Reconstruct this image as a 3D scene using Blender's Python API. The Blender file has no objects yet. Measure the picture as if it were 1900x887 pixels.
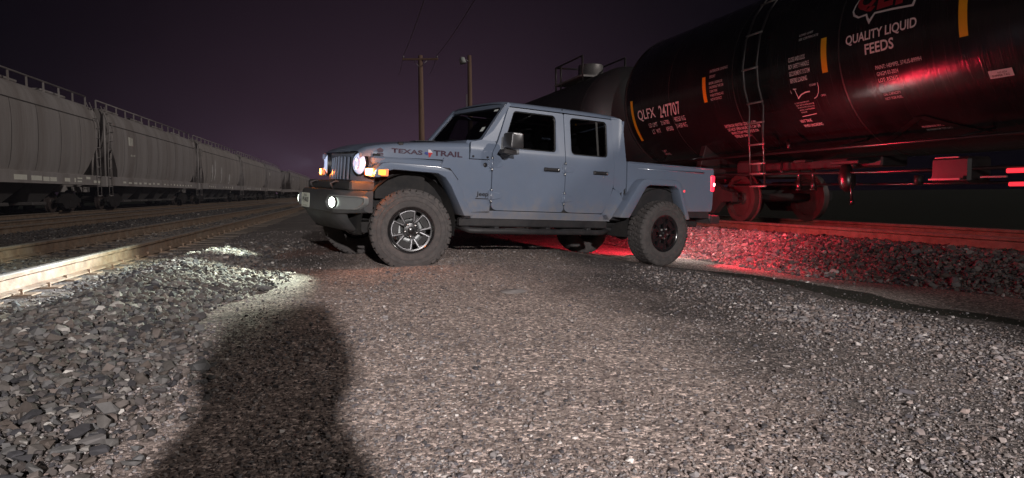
import bpy, bmesh, math, random
import numpy as np
from mathutils import Vector, Matrix
from mathutils.geometry import tessellate_polygon
random.seed(7); RNG = np.random.default_rng(7)
PI = math.pi
SC = bpy.context.scene
COL = SC.collection

# ---------------------------------------------------------------- helpers
def tag(o, label=None, cat=None, group=None, kind=None):
    if label: o['label'] = label
    if cat: o['category'] = cat
    if group: o['group'] = group
    if kind: o['kind'] = kind
    return o

def empty(name, mw=None, parent=None):
    o = bpy.data.objects.new(name, None); o.empty_display_size = .2
    COL.objects.link(o)
    if parent: o.parent = parent
    if mw is not None: o.matrix_world = mw
    return o

def copy_tree(o, parent=None):
    c = o.copy(); COL.objects.link(c)
    if parent is not None:
        c.parent = parent; c.matrix_parent_inverse = o.matrix_parent_inverse.copy()
    for ch in list(o.children): copy_tree(ch, c)
    return c

class MB:
    """collects geometry that becomes ONE mesh object"""
    def __init__(s): s.bm = bmesh.new()
    def add(s, pts, faces, mat=0, smooth=False):
        vs = [s.bm.verts.new(p) for p in pts]; out = []
        for f in faces:
            try:
                fc = s.bm.faces.new([vs[i] for i in f]); fc.material_index = mat; fc.smooth = smooth; out.append(fc)
            except ValueError: pass
        return vs, out
    def box(s, x0, x1, y0, y1, z0, z1, b=0.0, M=None, mat=0):
        x0, x1 = min(x0, x1), max(x0, x1); y0, y1 = min(y0, y1), max(y0, y1); z0, z1 = min(z0, z1), max(z0, z1)
        b = min(b, (x1-x0)*.45, (y1-y0)*.45, (z1-z0)*.45)
        if b <= 0:
            P = [Vector((x, y, z)) for x in (x0, x1) for y in (y0, y1) for z in (z0, z1)]
            if M: P = [M @ p for p in P]
            return s.add(P, [(0,1,3,2),(4,6,7,5),(0,4,5,1),(2,3,7,6),(0,2,6,4),(1,5,7,3)], mat)
        tb = bmesh.new(); 
        for sx, X in ((1, x0), (-1, x1)):
            for sy, Y in ((1, y0), (-1, y1)):
                for sz, Z in ((1, z0), (-1, z1)):
                    for p in ((X, Y+sy*b, Z+sz*b), (X+sx*b, Y, Z+sz*b), (X+sx*b, Y+sy*b, Z)):
                        tb.verts.new(M @ Vector(p) if M else p)
        bmesh.ops.convex_hull(tb, input=tb.verts[:])
        s.merge(tb, mat)
    def merge(s, tb, mat=None):
        mp = {v: s.bm.verts.new(v.co) for v in tb.verts}
        for f in tb.faces:
            try:
                g = s.bm.faces.new([mp[v] for v in f.verts]); g.material_index = f.material_index if mat is None else mat; g.smooth = f.smooth
            except ValueError: pass
        tb.free()
    def tube(s, pts, r, n=10, cap=True, mat=0):
        pts = [Vector(p) for p in pts]; rings = []
        rr = r if isinstance(r, (list, tuple)) else [r]*len(pts)
        pn = None
        for i, p in enumerate(pts):
            t = (pts[min(i+1, len(pts)-1)] - pts[max(i-1, 0)]).normalized()
            if pn is None:
                a = Vector((0,0,1)) if abs(t.z) < .9 else Vector((1,0,0)); u = t.cross(a).normalized()
            else: u = (pn - t*pn.dot(t)).normalized()
            pn = u; w = t.cross(u)
            rings.append([s.bm.verts.new(p + (u*math.cos(2*PI*k/n) + w*math.sin(2*PI*k/n))*rr[i]) for k in range(n)])
        for a, b in zip(rings, rings[1:]):
            for k in range(n):
                f = s.bm.faces.new((a[k], a[(k+1)%n], b[(k+1)%n], b[k])); f.smooth = True; f.material_index = mat
        if cap:
            for R in (rings[0][::-1], rings[-1]):
                f = s.bm.faces.new(R); f.material_index = mat
    def lathe(s, prof, n=48, M=None, mat=0, closed=False):
        """prof: (r, h) about +Y axis; M places it"""
        M = M or Matrix.Identity(4); rings = []
        for r, h in prof:
            if r < 1e-5: rings.append([s.bm.verts.new(M @ Vector((0, h, 0)))])
            else: rings.append([s.bm.verts.new(M @ Vector((r*math.cos(2*PI*k/n), h, r*math.sin(2*PI*k/n)))) for k in range(n)])
        pr = list(zip(rings, rings[1:])) + ([(rings[-1], rings[0])] if closed else [])
        for a, b in pr:
            for k in range(n):
                q = (k+1) % n
                if len(a) == 1 and len(b) == 1: continue
                if len(a) == 1: fv = (a[0], b[q], b[k])
                elif len(b) == 1: fv = (a[k], a[q], b[0])
                else: fv = (a[k], a[q], b[q], b[k])
                f = s.bm.faces.new(fv); f.smooth = True; f.material_index = mat
    def grid(s, rows, mat=0, smooth=True, close_u=False):
        R = [[s.bm.verts.new(p) for p in r] for r in rows]
        for a, b in zip(R, R[1:]):
            m = len(a)
            for k in range(m if close_u else m-1):
                try:
                    f = s.bm.faces.new((a[k], a[(k+1)%m], b[(k+1)%m], b[k])); f.smooth = smooth; f.material_index = mat
                except ValueError: pass
    def panel(s, outline, fmap, holes=(), cuts=(), depth=.03, dvec=None, mat=0, bev=.004, axis=1):
        """flat polygon (a,b) with holes, cut at b=cuts, mapped by fmap(a,b); rim extruded along dvec"""
        polys = [[Vector((a, b, 0)) for a, b in outline]] + [[Vector((a, b, 0)) for a, b in h] for h in holes]
        flat = [p for pl in polys for p in pl]
        tb = bmesh.new(); vs = [tb.verts.new(p) for p in flat]
        for t in tessellate_polygon(polys):
            try: tb.faces.new([vs[i] for i in t])
            except ValueError: pass
        for c in cuts:
            no = (0,1,0) if axis == 1 else (1,0,0); co = (0,c,0) if axis == 1 else (c,0,0)
            bmesh.ops.bisect_plane(tb, geom=tb.verts[:]+tb.edges[:]+tb.faces[:], plane_co=co, plane_no=no, dist=1e-5)
        for v in tb.verts: v.co = Vector(fmap(v.co.x, v.co.y))
        for f in tb.faces: f.smooth = True
        if depth:
            be = [e for e in tb.edges if e.is_boundary]
            dv = Vector(dvec) * depth
            r = bmesh.ops.extrude_edge_only(tb, edges=be)
            nv = [g for g in r['geom'] if isinstance(g, bmesh.types.BMVert)]
            for v in nv: v.co += dv
            for g in r['geom']:
                if isinstance(g, bmesh.types.BMFace): g.smooth = False
            bmesh.ops.recalc_face_normals(tb, faces=tb.faces[:])
        s.merge(tb, mat)
    def prism(s, outline, lo, hi, mp, mat=0, bev=0.0, hole=None):
        """polygon (a,b) extruded from c=lo to c=hi, mp(a,b,c)->xyz"""
        polys = [[Vector((a, b, 0)) for a, b in outline]]
        tb = bmesh.new(); n = len(outline)
        A = [tb.verts.new(mp(a, b, lo)) for a, b in outline]; B = [tb.verts.new(mp(a, b, hi)) for a, b in outline]
        for t in tessellate_polygon(polys):
            tb.faces.new([A[i] for i in t]); tb.faces.new([B[i] for i in t][::-1])
        for i in range(n):
            tb.faces.new((A[i], A[(i+1)%n], B[(i+1)%n], B[i]))
        bmesh.ops.recalc_face_normals(tb, faces=tb.faces[:])
        bmesh.ops.dissolve_limit(tb, angle_limit=.01, verts=tb.verts[:], edges=tb.edges[:])
        if bev:
            ed = [e for e in tb.edges if len(e.link_faces) == 2 and e.calc_face_angle(0) > .5]
            bmesh.ops.bevel(tb, geom=ed, offset=bev, segments=2, profile=.5, affect='EDGES', clamp_overlap=True)
        s.merge(tb, mat)
    def build(s, name, mats, parent=None, autosmooth=None, recalc=True):
        if recalc: bmesh.ops.recalc_face_normals(s.bm, faces=s.bm.faces[:])
        me = bpy.data.meshes.new(name); s.bm.to_mesh(me); s.bm.free()
        for m in (mats if isinstance(mats, (list, tuple)) else [mats]): me.materials.append(m)
        if autosmooth is not None: me.set_sharp_from_angle(angle=math.radians(autosmooth))
        o = bpy.data.objects.new(name, me); COL.objects.link(o)
        if parent is not None: o.parent = parent
        return o

def rpoly(pts, rad, n=5):
    """fillet polygon corners"""
    out = []; N = len(pts)
    for i, p in enumerate(pts):
        r = rad[i] if isinstance(rad, (list, tuple)) else rad
        p = Vector((p[0], p[1])); a = Vector(pts[i-1][:2]); b = Vector(pts[(i+1) % N][:2])
        if r <= 0: out.append((p.x, p.y)); continue
        u = (a-p).normalized(); w = (b-p).normalized(); ang = u.angle(w)
        d = min(r/math.tan(ang/2), (a-p).length*.48, (b-p).length*.48)
        P0, P1 = p+u*d, p+w*d
        for k in range(n+1):
            t = k/n; q = P0*(1-t)**2 + p*2*t*(1-t) + P1*t*t; out.append((q.x, q.y))
    return out

def text_bm(txt, width=None, height=None, bold=0.0, center=False):
    cu = bpy.data.curves.new('tmp', 'FONT'); cu.body = txt; cu.size = 1; cu.offset = bold; cu.resolution_u = 3
    ob = bpy.data.objects.new('tmp', cu); COL.objects.link(ob)
    dg = bpy.context.evaluated_depsgraph_get(); me = bpy.data.meshes.new_from_object(ob.evaluated_get(dg))
    bpy.data.objects.remove(ob); bpy.data.curves.remove(cu)
    bm = bmesh.new(); bm.from_mesh(me); bpy.data.meshes.remove(me)
    xs = [v.co.x for v in bm.verts]; ys = [v.co.y for v in bm.verts]
    x0, x1, y0, y1 = min(xs), max(xs), min(ys), max(ys)
    sy = height/(y1-y0) if height else None; sx = width/(x1-x0) if width else sy
    if sy is None: sy = sx
    for v in bm.verts: v.co = ((v.co.x-x0)*sx - (width/2 if center and width else 0), (v.co.y-y0)*sy, 0)
    return bm

def map_bm(bm, fn, cut=None):
    if cut:
        ys = [v.co.y for v in bm.verts]; y = min(ys)+cut
        while y < max(ys):
            bmesh.ops.bisect_plane(bm, geom=bm.verts[:]+bm.edges[:]+bm.faces[:], plane_co=(0,y,0), plane_no=(0,1,0), dist=1e-6); y += cut
    for v in bm.verts: v.co = Vector(fn(v.co.x, v.co.y))
    return bm

# ---------------------------------------------------------------- materials
def mat(name, col, rough=.6, metal=0., var=.15, scale=6., bump=0., bscale=60., coat=0., spec=.5, dirt=None, dirt_amt=0., emit=None, estr=0., stretch=None):
    m = bpy.data.materials.new(name); m.use_nodes = True; nt = m.node_tree; b = nt.nodes['Principled BSDF']
    b.inputs['Roughness'].default_value = rough; b.inputs['Metallic'].default_value = metal
    b.inputs['Coat Weight'].default_value = coat; b.inputs['Coat Roughness'].default_value = .12
    b.inputs['Specular IOR Level'].default_value = spec
    tc = nt.nodes.new('ShaderNodeTexCoord'); mp = nt.nodes.new('ShaderNodeMapping'); nt.links.new(tc.outputs['Object'], mp.inputs[0])
    if stretch: mp.inputs['Scale'].default_value = stretch
    n = nt.nodes.new('ShaderNodeTexNoise'); n.inputs['Scale'].default_value = scale; n.inputs['Detail'].default_value = 8; n.inputs['Roughness'].default_value = .65
    nt.links.new(mp.outputs[0], n.inputs['Vector'])
    rp = nt.nodes.new('ShaderNodeValToRGB'); c = Vector(col[:3])
    rp.color_ramp.elements[0].position = .3; rp.color_ramp.elements[1].position = .7
    rp.color_ramp.elements[0].color = (*(c*(1-var)), 1); rp.color_ramp.elements[1].color = (*(c*(1+var)), 1)
    nt.links.new(n.outputs['Fac'], rp.inputs[0]); src = rp.outputs[0]
    if dirt:
        n2 = nt.nodes.new('ShaderNodeTexNoise'); n2.inputs['Scale'].default_value = scale*.6; n2.inputs['Detail'].default_value = 10; n2.inputs['Roughness'].default_value = .72
        nt.links.new(mp.outputs[0], n2.inputs['Vector'])
        mr = nt.nodes.new('ShaderNodeMapRange'); mr.inputs[1].default_value = .45; mr.inputs[2].default_value = .75; mr.inputs[4].default_value = dirt_amt
        nt.links.new(n2.outputs['Fac'], mr.inputs[0])
        mx = nt.nodes.new('ShaderNodeMix'); mx.data_type = 'RGBA'; nt.links.new(mr.outputs[0], mx.inputs[0]); nt.links.new(src, mx.inputs[6]); mx.inputs[7].default_value = (*dirt, 1)
        src = mx.outputs[2]
    nt.links.new(src, b.inputs['Base Color'])
    r2 = nt.nodes.new('ShaderNodeMapRange'); r2.inputs[3].default_value = max(.02, rough*.8); r2.inputs[4].default_value = min(1, rough*1.25)
    nt.links.new(n.outputs['Fac'], r2.inputs[0]); nt.links.new(r2.outputs[0], b.inputs['Roughness'])
    if bump:
        nb = nt.nodes.new('ShaderNodeTexNoise'); nb.inputs['Scale'].default_value = bscale; nb.inputs['Detail'].default_value = 6
        nt.links.new(mp.outputs[0], nb.inputs['Vector'])
        bp = nt.nodes.new('ShaderNodeBump'); bp.inputs['Strength'].default_value = bump; bp.inputs['Distance'].default_value = .01
        nt.links.new(nb.outputs['Fac'], bp.inputs['Height']); nt.links.new(bp.outputs[0], b.inputs['Normal'])
    if emit:
        b.inputs['Emission Color'].default_value = (*emit, 1); b.inputs['Emission Strength'].default_value = estr
    return m

def glass(name, tint=(.25,.27,.3), rough=.02):
    m = bpy.data.materials.new(name); m.use_nodes = True; nt = m.node_tree; nt.nodes.remove(nt.nodes['Principled BSDF'])
    out = nt.nodes['Material Output']; t = nt.nodes.new('ShaderNodeBsdfTransparent'); t.inputs[0].default_value = (*tint, 1)
    g = nt.nodes.new('ShaderNodeBsdfGlossy'); g.inputs['Roughness'].default_value = rough; g.inputs[0].default_value = (1,1,1,1)
    fr = nt.nodes.new('ShaderNodeFresnel'); fr.inputs[0].default_value = 1.5
    mx = nt.nodes.new('ShaderNodeMixShader'); nt.links.new(fr.outputs[0], mx.inputs[0]); nt.links.new(t.outputs[0], mx.inputs[1]); nt.links.new(g.outputs[0], mx.inputs[2])
    nt.links.new(mx.outputs[0], out.inputs[0]); return m

def lamp_mat(name, col, strength):
    return mat(name, (.6*col[0]+.1, .6*col[1]+.1, .6*col[2]+.1), rough=.2, var=.05, emit=col, estr=strength)

M = {}
M['paint'] = mat('blue_grey_paint', (.136,.170,.232), rough=.34, var=.05, scale=3, coat=.7, dirt=(.21,.2,.195), dirt_amt=.22)
M['plastic'] = mat('black_plastic', (.022,.022,.024), rough=.55, var=.25, bump=.15, bscale=300, dirt=(.12,.1,.09), dirt_amt=.25)
M['bumper'] = mat('bumper_plastic', (.038,.040,.043), rough=.55, var=.2, bump=.1, bscale=250, dirt=(.14,.12,.11), dirt_amt=.3)
M['under'] = mat('underbody', (.012,.012,.013), rough=.8, var=.3, dirt=(.07,.06,.05), dirt_amt=.4)
M['rubber'] = mat('tyre_rubber', (.062,.057,.056), rough=.85, var=.15, scale=30, bump=.25, bscale=160, dirt=(.13,.112,.104), dirt_amt=.7)
M['alloy_black'] = mat('black_alloy', (.012,.012,.013), rough=.25, var=.1, coat=.5)
M['machined'] = mat('machined_alloy', (.26,.26,.27), rough=.3, metal=1, var=.05)
M['steel'] = mat('bright_steel', (.5,.5,.5), rough=.35, metal=1, var=.15)
M['disc'] = mat('brake_disc', (.25,.26,.26), rough=.45, metal=.8, var=.1)
M['trim'] = mat('window_seal', (.008,.008,.008), rough=.45, var=.1)
M['glass'] = glass('tinted_glass', (.2,.205,.215)); M['wsglass'] = glass('windshield_glass', (.5,.52,.54))
M['cloth'] = mat('seat_cloth', (.03,.03,.032), rough=.9, var=.2, bump=.3, bscale=400)
M['seatgrey'] = mat('headrest_grey', (.22,.22,.21), rough=.9, var=.2, bump=.3, bscale=400)
M['mirror_shell'] = mat('mirror_shell', (.15,.15,.155), rough=.3, metal=.8, var=.05)
M['badge'] = mat('dark_badge', (.015,.015,.018), rough=.5, var=.1)
M['decal'] = mat('maroon_decal', (.035,.012,.028), rough=.5, var=.1)
M['star'] = mat('emblem_white', (.55,.52,.55), rough=.4, var=.05); M['starb'] = mat('emblem_blue', (.03,.05,.2), rough=.4, var=.05); M['starr'] = mat('emblem_red', (.4,.03,.03), rough=.4, var=.05)
M['plate'] = mat('licence_plate', (.62,.66,.58), rough=.5, var=.05)
M['sticker'] = mat('white_sticker', (.7,.75,.72), rough=.5, var=.05); M['stickery'] = mat('yellow_sticker', (.75,.7,.08), rough=.5, var=.05)
M['platelamp'] = lamp_mat('plate_lamp_glow', (1.,.95,.9), 3.)
M['recess'] = mat('fog_lamp_housing', (.13,.14,.14), rough=.4, var=.1)
M['head'] = lamp_mat('headlight_glow', (.62,.72,1.0), .62)
M['headcore'] = lamp_mat('headlight_core', (.85,.9,1.0), 1.6)
M['headdark'] = lamp_mat('headlight_reflector', (.45,.55,.9), .22)
M['fog'] = lamp_mat('fog_light_glow', (.9,1.0,.85), 9.0)
M['amber'] = lamp_mat('amber_glow', (1.0,.2,.012), 5.0); M['ambercore'] = lamp_mat('amber_core', (1.0,.5,.1), 26.0); M['amberdim'] = lamp_mat('amber_dim', (1.0,.2,.05), .9)
M['red'] = lamp_mat('tail_glow', (1.0,.005,.03), 3.0); M['redcore'] = lamp_mat('tail_core', (1.0,.12,.12), 30.0); M['redmark'] = lamp_mat('marker_and_reflector_red', (1.0,.03,.05), 1.2)
M['rail'] = mat('rusty_rail', (.20,.135,.09), rough=.7, metal=.15, var=.4, scale=9, bump=.5, bscale=60, dirt=(.30,.26,.21), dirt_amt=.85)
M['railhead'] = mat('worn_rail_head', (.42,.38,.33), rough=.38, metal=.6, var=.2, scale=9)
M['tie'] = mat('weathered_timber', (.16,.13,.105), rough=.9, var=.35, scale=4, bump=.5, bscale=60, stretch=(1,6,6))
M['hopper'] = mat('pale_grey_car_paint', (.42,.39,.375), rough=.55, var=.1, scale=.9, dirt=(.17,.13,.105), dirt_amt=.75, stretch=(1.6,1,.16))
M['hopper2'] = mat('tan_grey_car_paint', (.44,.40,.37), rough=.55, var=.12, scale=1.2, dirt=(.19,.16,.14), dirt_amt=.65, stretch=(1.4,1,.2))
M['seam'] = mat('dark_seam', (.10,.092,.088), rough=.7, var=.15)
M['bogie'] = mat('cast_steel', (.022,.018,.017), rough=.8, var=.35, bump=.2, dirt=(.05,.04,.035), dirt_amt=.4)
M['wheelsteel'] = mat('wheel_steel', (.06,.045,.04), rough=.6, var=.25, scale=8)
M['stencil'] = mat('white_stencil', (.72,.70,.68), rough=.6, var=.08, scale=30)
M['reflect'] = mat('reflective_tape', (.95,.94,.82), rough=.35, var=.06, emit=None)
M['yellow'] = mat('yellow_reflective_tape', (.80,.42,.015), rough=.4, var=.06)
M['logored'] = mat('logo_red', (.32,.02,.03), rough=.5, var=.06)
M['tank'] = mat('black_tank_enamel', (.0125,.0115,.013), rough=.30, var=.3, scale=1.5, coat=.0, spec=.36, stretch=(3,.4,.4), dirt=(.03,.026,.026), dirt_amt=.5)
M['tank2'] = mat('dull_black_tank', (.03,.027,.03), rough=.5, var=.25, scale=1.5, dirt=(.06,.05,.05), dirt_amt=.5)
M['tankfit'] = mat('black_fittings', (.03,.027,.027), rough=.45, var=.3, dirt=(.08,.06,.05), dirt_amt=.4)
M['grab'] = mat('grab_rail_steel', (.11,.10,.10), rough=.3, metal=.85, var=.2)
M['rung'] = mat('ladder_rung_steel', (.30,.28,.27), rough=.42, metal=.5, var=.2)
M['wood'] = mat('pole_timber', (.30,.19,.14), rough=.9, var=.3, scale=3, bump=.4, bscale=20, stretch=(6,6,.5))
M['wire'] = mat('aluminium_wire', (.3,.27,.28), rough=.5, metal=.3, var=.1)
M['galv'] = mat('galvanised_steel', (.45,.43,.42), rough=.4, metal=.7, var=.2)
M['skin'] = mat('skin', (.4,.25,.18), rough=.6); M['shirt'] = mat('dark_jacket', (.03,.035,.05), rough=.9, bump=.3); M['jeans'] = mat('denim', (.04,.05,.09), rough=.9, bump=.3); M['hair'] = mat('dark_hair', (.015,.012,.01), rough=.7)

def road_dust(m):      # dust thrown up on the lower panels
    nt = m.node_tree; b = nt.nodes['Principled BSDF']; L = nt.links.new; src = b.inputs['Base Color'].links[0].from_socket
    tc = nt.nodes.new('ShaderNodeTexCoord'); sp = nt.nodes.new('ShaderNodeSeparateXYZ'); L(tc.outputs['Object'], sp.inputs[0])
    n = nt.nodes.new('ShaderNodeTexNoise'); n.inputs['Scale'].default_value = 9; n.inputs['Detail'].default_value = 9; n.inputs['Roughness'].default_value = .7; L(tc.outputs['Object'], n.inputs['Vector'])
    a = nt.nodes.new('ShaderNodeMath'); a.operation = 'MULTIPLY_ADD'; L(n.outputs['Fac'], a.inputs[0]); a.inputs[1].default_value = -.9; L(sp.outputs['Z'], a.inputs[2])
    r = nt.nodes.new('ShaderNodeMapRange'); r.interpolation_type = 'SMOOTHSTEP'; L(a.outputs[0], r.inputs[0]); r.inputs[1].default_value = -.05; r.inputs[2].default_value = .38; r.inputs[3].default_value = .6; r.inputs[4].default_value = 0
    mx = nt.nodes.new('ShaderNodeMix'); mx.data_type = 'RGBA'; L(r.outputs[0], mx.inputs[0]); L(src, mx.inputs[6]); mx.inputs[7].default_value = (.24,.205,.175,1); L(mx.outputs[2], b.inputs['Base Color'])
    ro = nt.nodes.new('ShaderNodeMapRange'); L(r.outputs[0], ro.inputs[0]); ro.inputs[3].default_value = .30; ro.inputs[4].default_value = .8; L(ro.outputs[0], b.inputs['Roughness'])
    cw = nt.nodes.new('ShaderNodeMapRange'); L(r.outputs[0], cw.inputs[0]); cw.inputs[3].default_value = .7; cw.inputs[4].default_value = .0; L(cw.outputs[0], b.inputs['Coat Weight'])
road_dust(M['paint'])
# brushed vertical streaks on the black tank
def tank_streaks(m):
    nt = m.node_tree; b = nt.nodes['Principled BSDF']
    tc = nt.nodes.new('ShaderNodeTexCoord'); mp = nt.nodes.new('ShaderNodeMapping'); mp.inputs['Scale'].default_value = (55, 1.2, 1.2)
    nt.links.new(tc.outputs['Object'], mp.inputs[0])
    n = nt.nodes.new('ShaderNodeTexNoise'); n.inputs['Scale'].default_value = 1.5; n.inputs['Detail'].default_value = 5; nt.links.new(mp.outputs[0], n.inputs['Vector'])
    r = nt.nodes.new('ShaderNodeMapRange'); r.inputs[1].default_value = .3; r.inputs[2].default_value = .7; r.inputs[3].default_value = .12; r.inputs[4].default_value = .28
    nt.links.new(n.outputs['Fac'], r.inputs[0])
    for l in list(b.inputs['Roughness'].links): nt.links.remove(l)
    nt.links.new(r.outputs[0], b.inputs['Roughness'])
    bp = nt.nodes.new('ShaderNodeBump'); bp.inputs['Strength'].default_value = .3; bp.inputs['Distance'].default_value = .006
    nt.links.new(n.outputs['Fac'], bp.inputs['Height']); nt.links.new(bp.outputs[0], b.inputs['Normal'])
tank_streaks(M['tank'])

def ground_mat():
    m = bpy.data.materials.new('gravel_ground'); m.use_nodes = True; nt = m.node_tree; b = nt.nodes['Principled BSDF']; L = nt.links.new
    b.inputs['Roughness'].default_value = .9; b.inputs['Specular IOR Level'].default_value = .25
    tc = nt.nodes.new('ShaderNodeTexCoord')
    def noise(sc, det=6, rg=.6):
        n = nt.nodes.new('ShaderNodeTexNoise'); n.inputs['Scale'].default_value = sc; n.inputs['Detail'].default_value = det; n.inputs['Roughness'].default_value = rg; L(tc.outputs['Object'], n.inputs['Vector']); return n
    def voro(sc):
        v = nt.nodes.new('ShaderNodeTexVoronoi'); v.inputs['Scale'].default_value = sc; L(tc.outputs['Object'], v.inputs['Vector']); return v
    big = noise(.8, 8, .65); rp = nt.nodes.new('ShaderNodeValToRGB'); e = rp.color_ramp.elements
    e[0].position = .32; e[0].color = (.15,.135,.13,1); e[1].position = .70; e[1].color = (.48,.405,.375,1)
    at = nt.nodes.new('ShaderNodeAttribute'); at.attribute_name = 'dust'      # worn, paler dirt where wheels run and in the dip
    lm = nt.nodes.new('ShaderNodeMapRange'); L(at.outputs['Fac'], lm.inputs[0]); lm.inputs[3].default_value = -.22; lm.inputs[4].default_value = .22
    bs = nt.nodes.new('ShaderNodeMath'); bs.operation = 'ADD'; L(big.outputs['Fac'], bs.inputs[0]); L(lm.outputs[0], bs.inputs[1])
    L(bs.outputs[0], rp.inputs[0])
    v1 = voro(70); v2 = voro(32)
    sp = nt.nodes.new('ShaderNodeSeparateColor'); L(v1.outputs['Color'], sp.inputs[0])
    r1 = nt.nodes.new('ShaderNodeValToRGB'); ee = r1.color_ramp; ee.elements[0].color = (.35,.33,.33,1); ee.elements[1].color = (1.25,1.2,1.15,1)
    x = ee.elements.new(.8); x.color = (1.2,1.15,1.1,1); x = ee.elements.new(.9); x.color = (2.6,2.5,2.4,1)
    L(sp.outputs[0], r1.inputs[0])
    mx = nt.nodes.new('ShaderNodeMix'); mx.data_type = 'RGBA'; mx.blend_type = 'MULTIPLY'; mx.inputs[0].default_value = 1
    L(rp.outputs[0], mx.inputs[6]); L(r1.outputs[0], mx.inputs[7])
    fine = noise(260, 3); r3 = nt.nodes.new('ShaderNodeMapRange'); r3.inputs[3].default_value = .6; r3.inputs[4].default_value = 1.4; L(fine.outputs['Fac'], r3.inputs[0])
    m2 = nt.nodes.new('ShaderNodeMix'); m2.data_type = 'RGBA'; m2.blend_type = 'MULTIPLY'; m2.inputs[0].default_value = 1
    L(mx.outputs[2], m2.inputs[6]); L(r3.outputs[0], m2.inputs[7]); gat = nt.nodes.new('ShaderNodeAttribute'); gat.attribute_name = 'painted_dark'; m3 = nt.nodes.new('ShaderNodeMix'); m3.data_type = 'RGBA'      # weedy ground outside the yard darkened for night; crest shade painted in
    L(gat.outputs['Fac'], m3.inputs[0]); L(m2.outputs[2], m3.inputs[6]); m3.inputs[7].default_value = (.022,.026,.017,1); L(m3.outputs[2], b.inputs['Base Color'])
    h1 = nt.nodes.new('ShaderNodeMath'); h1.operation = 'MULTIPLY_ADD'; L(v1.outputs['Distance'], h1.inputs[0]); h1.inputs[1].default_value = -.8; L(fine.outputs['Fac'], h1.inputs[2])
    h2 = nt.nodes.new('ShaderNodeMath'); h2.operation = 'MULTIPLY_ADD'; L(v2.outputs['Distance'], h2.inputs[0]); h2.inputs[1].default_value = -1.; L(h1.outputs[0], h2.inputs[2])
    bp = nt.nodes.new('ShaderNodeBump'); bp.inputs['Strength'].default_value = .6; bp.inputs['Distance'].default_value = .012
    L(h2.outputs[0], bp.inputs['Height']); L(bp.outputs[0], b.inputs['Normal'])
    return m
M['ground'] = ground_mat()

def stone_mat(name, c0, c1, c2):
    m = bpy.data.materials.new(name); m.use_nodes = True; nt = m.node_tree; b = nt.nodes['Principled BSDF']; L = nt.links.new
    b.inputs['Roughness'].default_value = .85; b.inputs['Specular IOR Level'].default_value = .3
    at = nt.nodes.new('ShaderNodeAttribute'); at.attribute_name = 'tint'
    rp = nt.nodes.new('ShaderNodeValToRGB'); e = rp.color_ramp; e.elements[0].color = (*c0,1); e.elements[1].color = (*c2,1); e.elements[1].position = .9
    for p_, k_, t_ in ((.14,.55,(.9,.95,1.12)),(.27,.75,(1.12,.98,.9)),(.40,1.,(1,1,1)),(.52,1.25,(.93,1,1.08)),(.64,1.1,(1.12,.97,.92)),(.75,1.6,(1,1,1))):
        x = e.elements.new(p_); x.color = (c1[0]*k_*t_[0], c1[1]*k_*t_[1], c1[2]*k_*t_[2], 1)
    L(at.outputs['Fac'], rp.inputs[0])
    tc = nt.nodes.new('ShaderNodeTexCoord'); n = nt.nodes.new('ShaderNodeTexNoise'); n.inputs['Scale'].default_value = 45; n.inputs['Detail'].default_value = 6; L(tc.outputs['Object'], n.inputs['Vector'])
    r = nt.nodes.new('ShaderNodeMapRange'); r.inputs[3].default_value = .65; r.inputs[4].default_value = 1.3; L(n.outputs['Fac'], r.inputs[0])
    mx = nt.nodes.new('ShaderNodeMix'); mx.data_type = 'RGBA'; mx.blend_type = 'MULTIPLY'; mx.inputs[0].default_value = 1
    L(rp.outputs[0], mx.inputs[6]); L(r.outputs[0], mx.inputs[7]); L(mx.outputs[2], b.inputs['Base Color'])
    bp = nt.nodes.new('ShaderNodeBump'); bp.inputs['Strength'].default_value = .4; bp.inputs['Distance'].default_value = .005; L(n.outputs['Fac'], bp.inputs['Height']); L(bp.outputs[0], b.inputs['Normal'])
    return m
M['gravel'] = stone_mat('gravel_stone', (.06,.056,.057), (.205,.182,.172), (.62,.58,.55))
M['ballast'] = stone_mat('ballast_stone', (.028,.027,.029), (.098,.091,.085), (.42,.40,.37))

# ---------------------------------------------------------------- camera
CZ = .80
W = np.array([[.9999680015,-.0079997440,0],[-.0005387396,-.0673424499,.9977297751],[-.0079815828,-.9976978493,-.0673446048]])
cam = bpy.data.cameras.new('camera'); co = bpy.data.objects.new('camera', cam); COL.objects.link(co)
cam.sensor_width = 36; cam.lens = 1275/1900*36; cam.clip_end = 3000; cam.clip_start = .05
cm = Matrix.Identity(4)
for i in range(3):
    cm[i][0] = W[i][0]; cm[i][1] = -W[i][1]; cm[i][2] = -W[i][2]
cm[2][3] = CZ; co.matrix_world = cm; SC.camera = co

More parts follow.
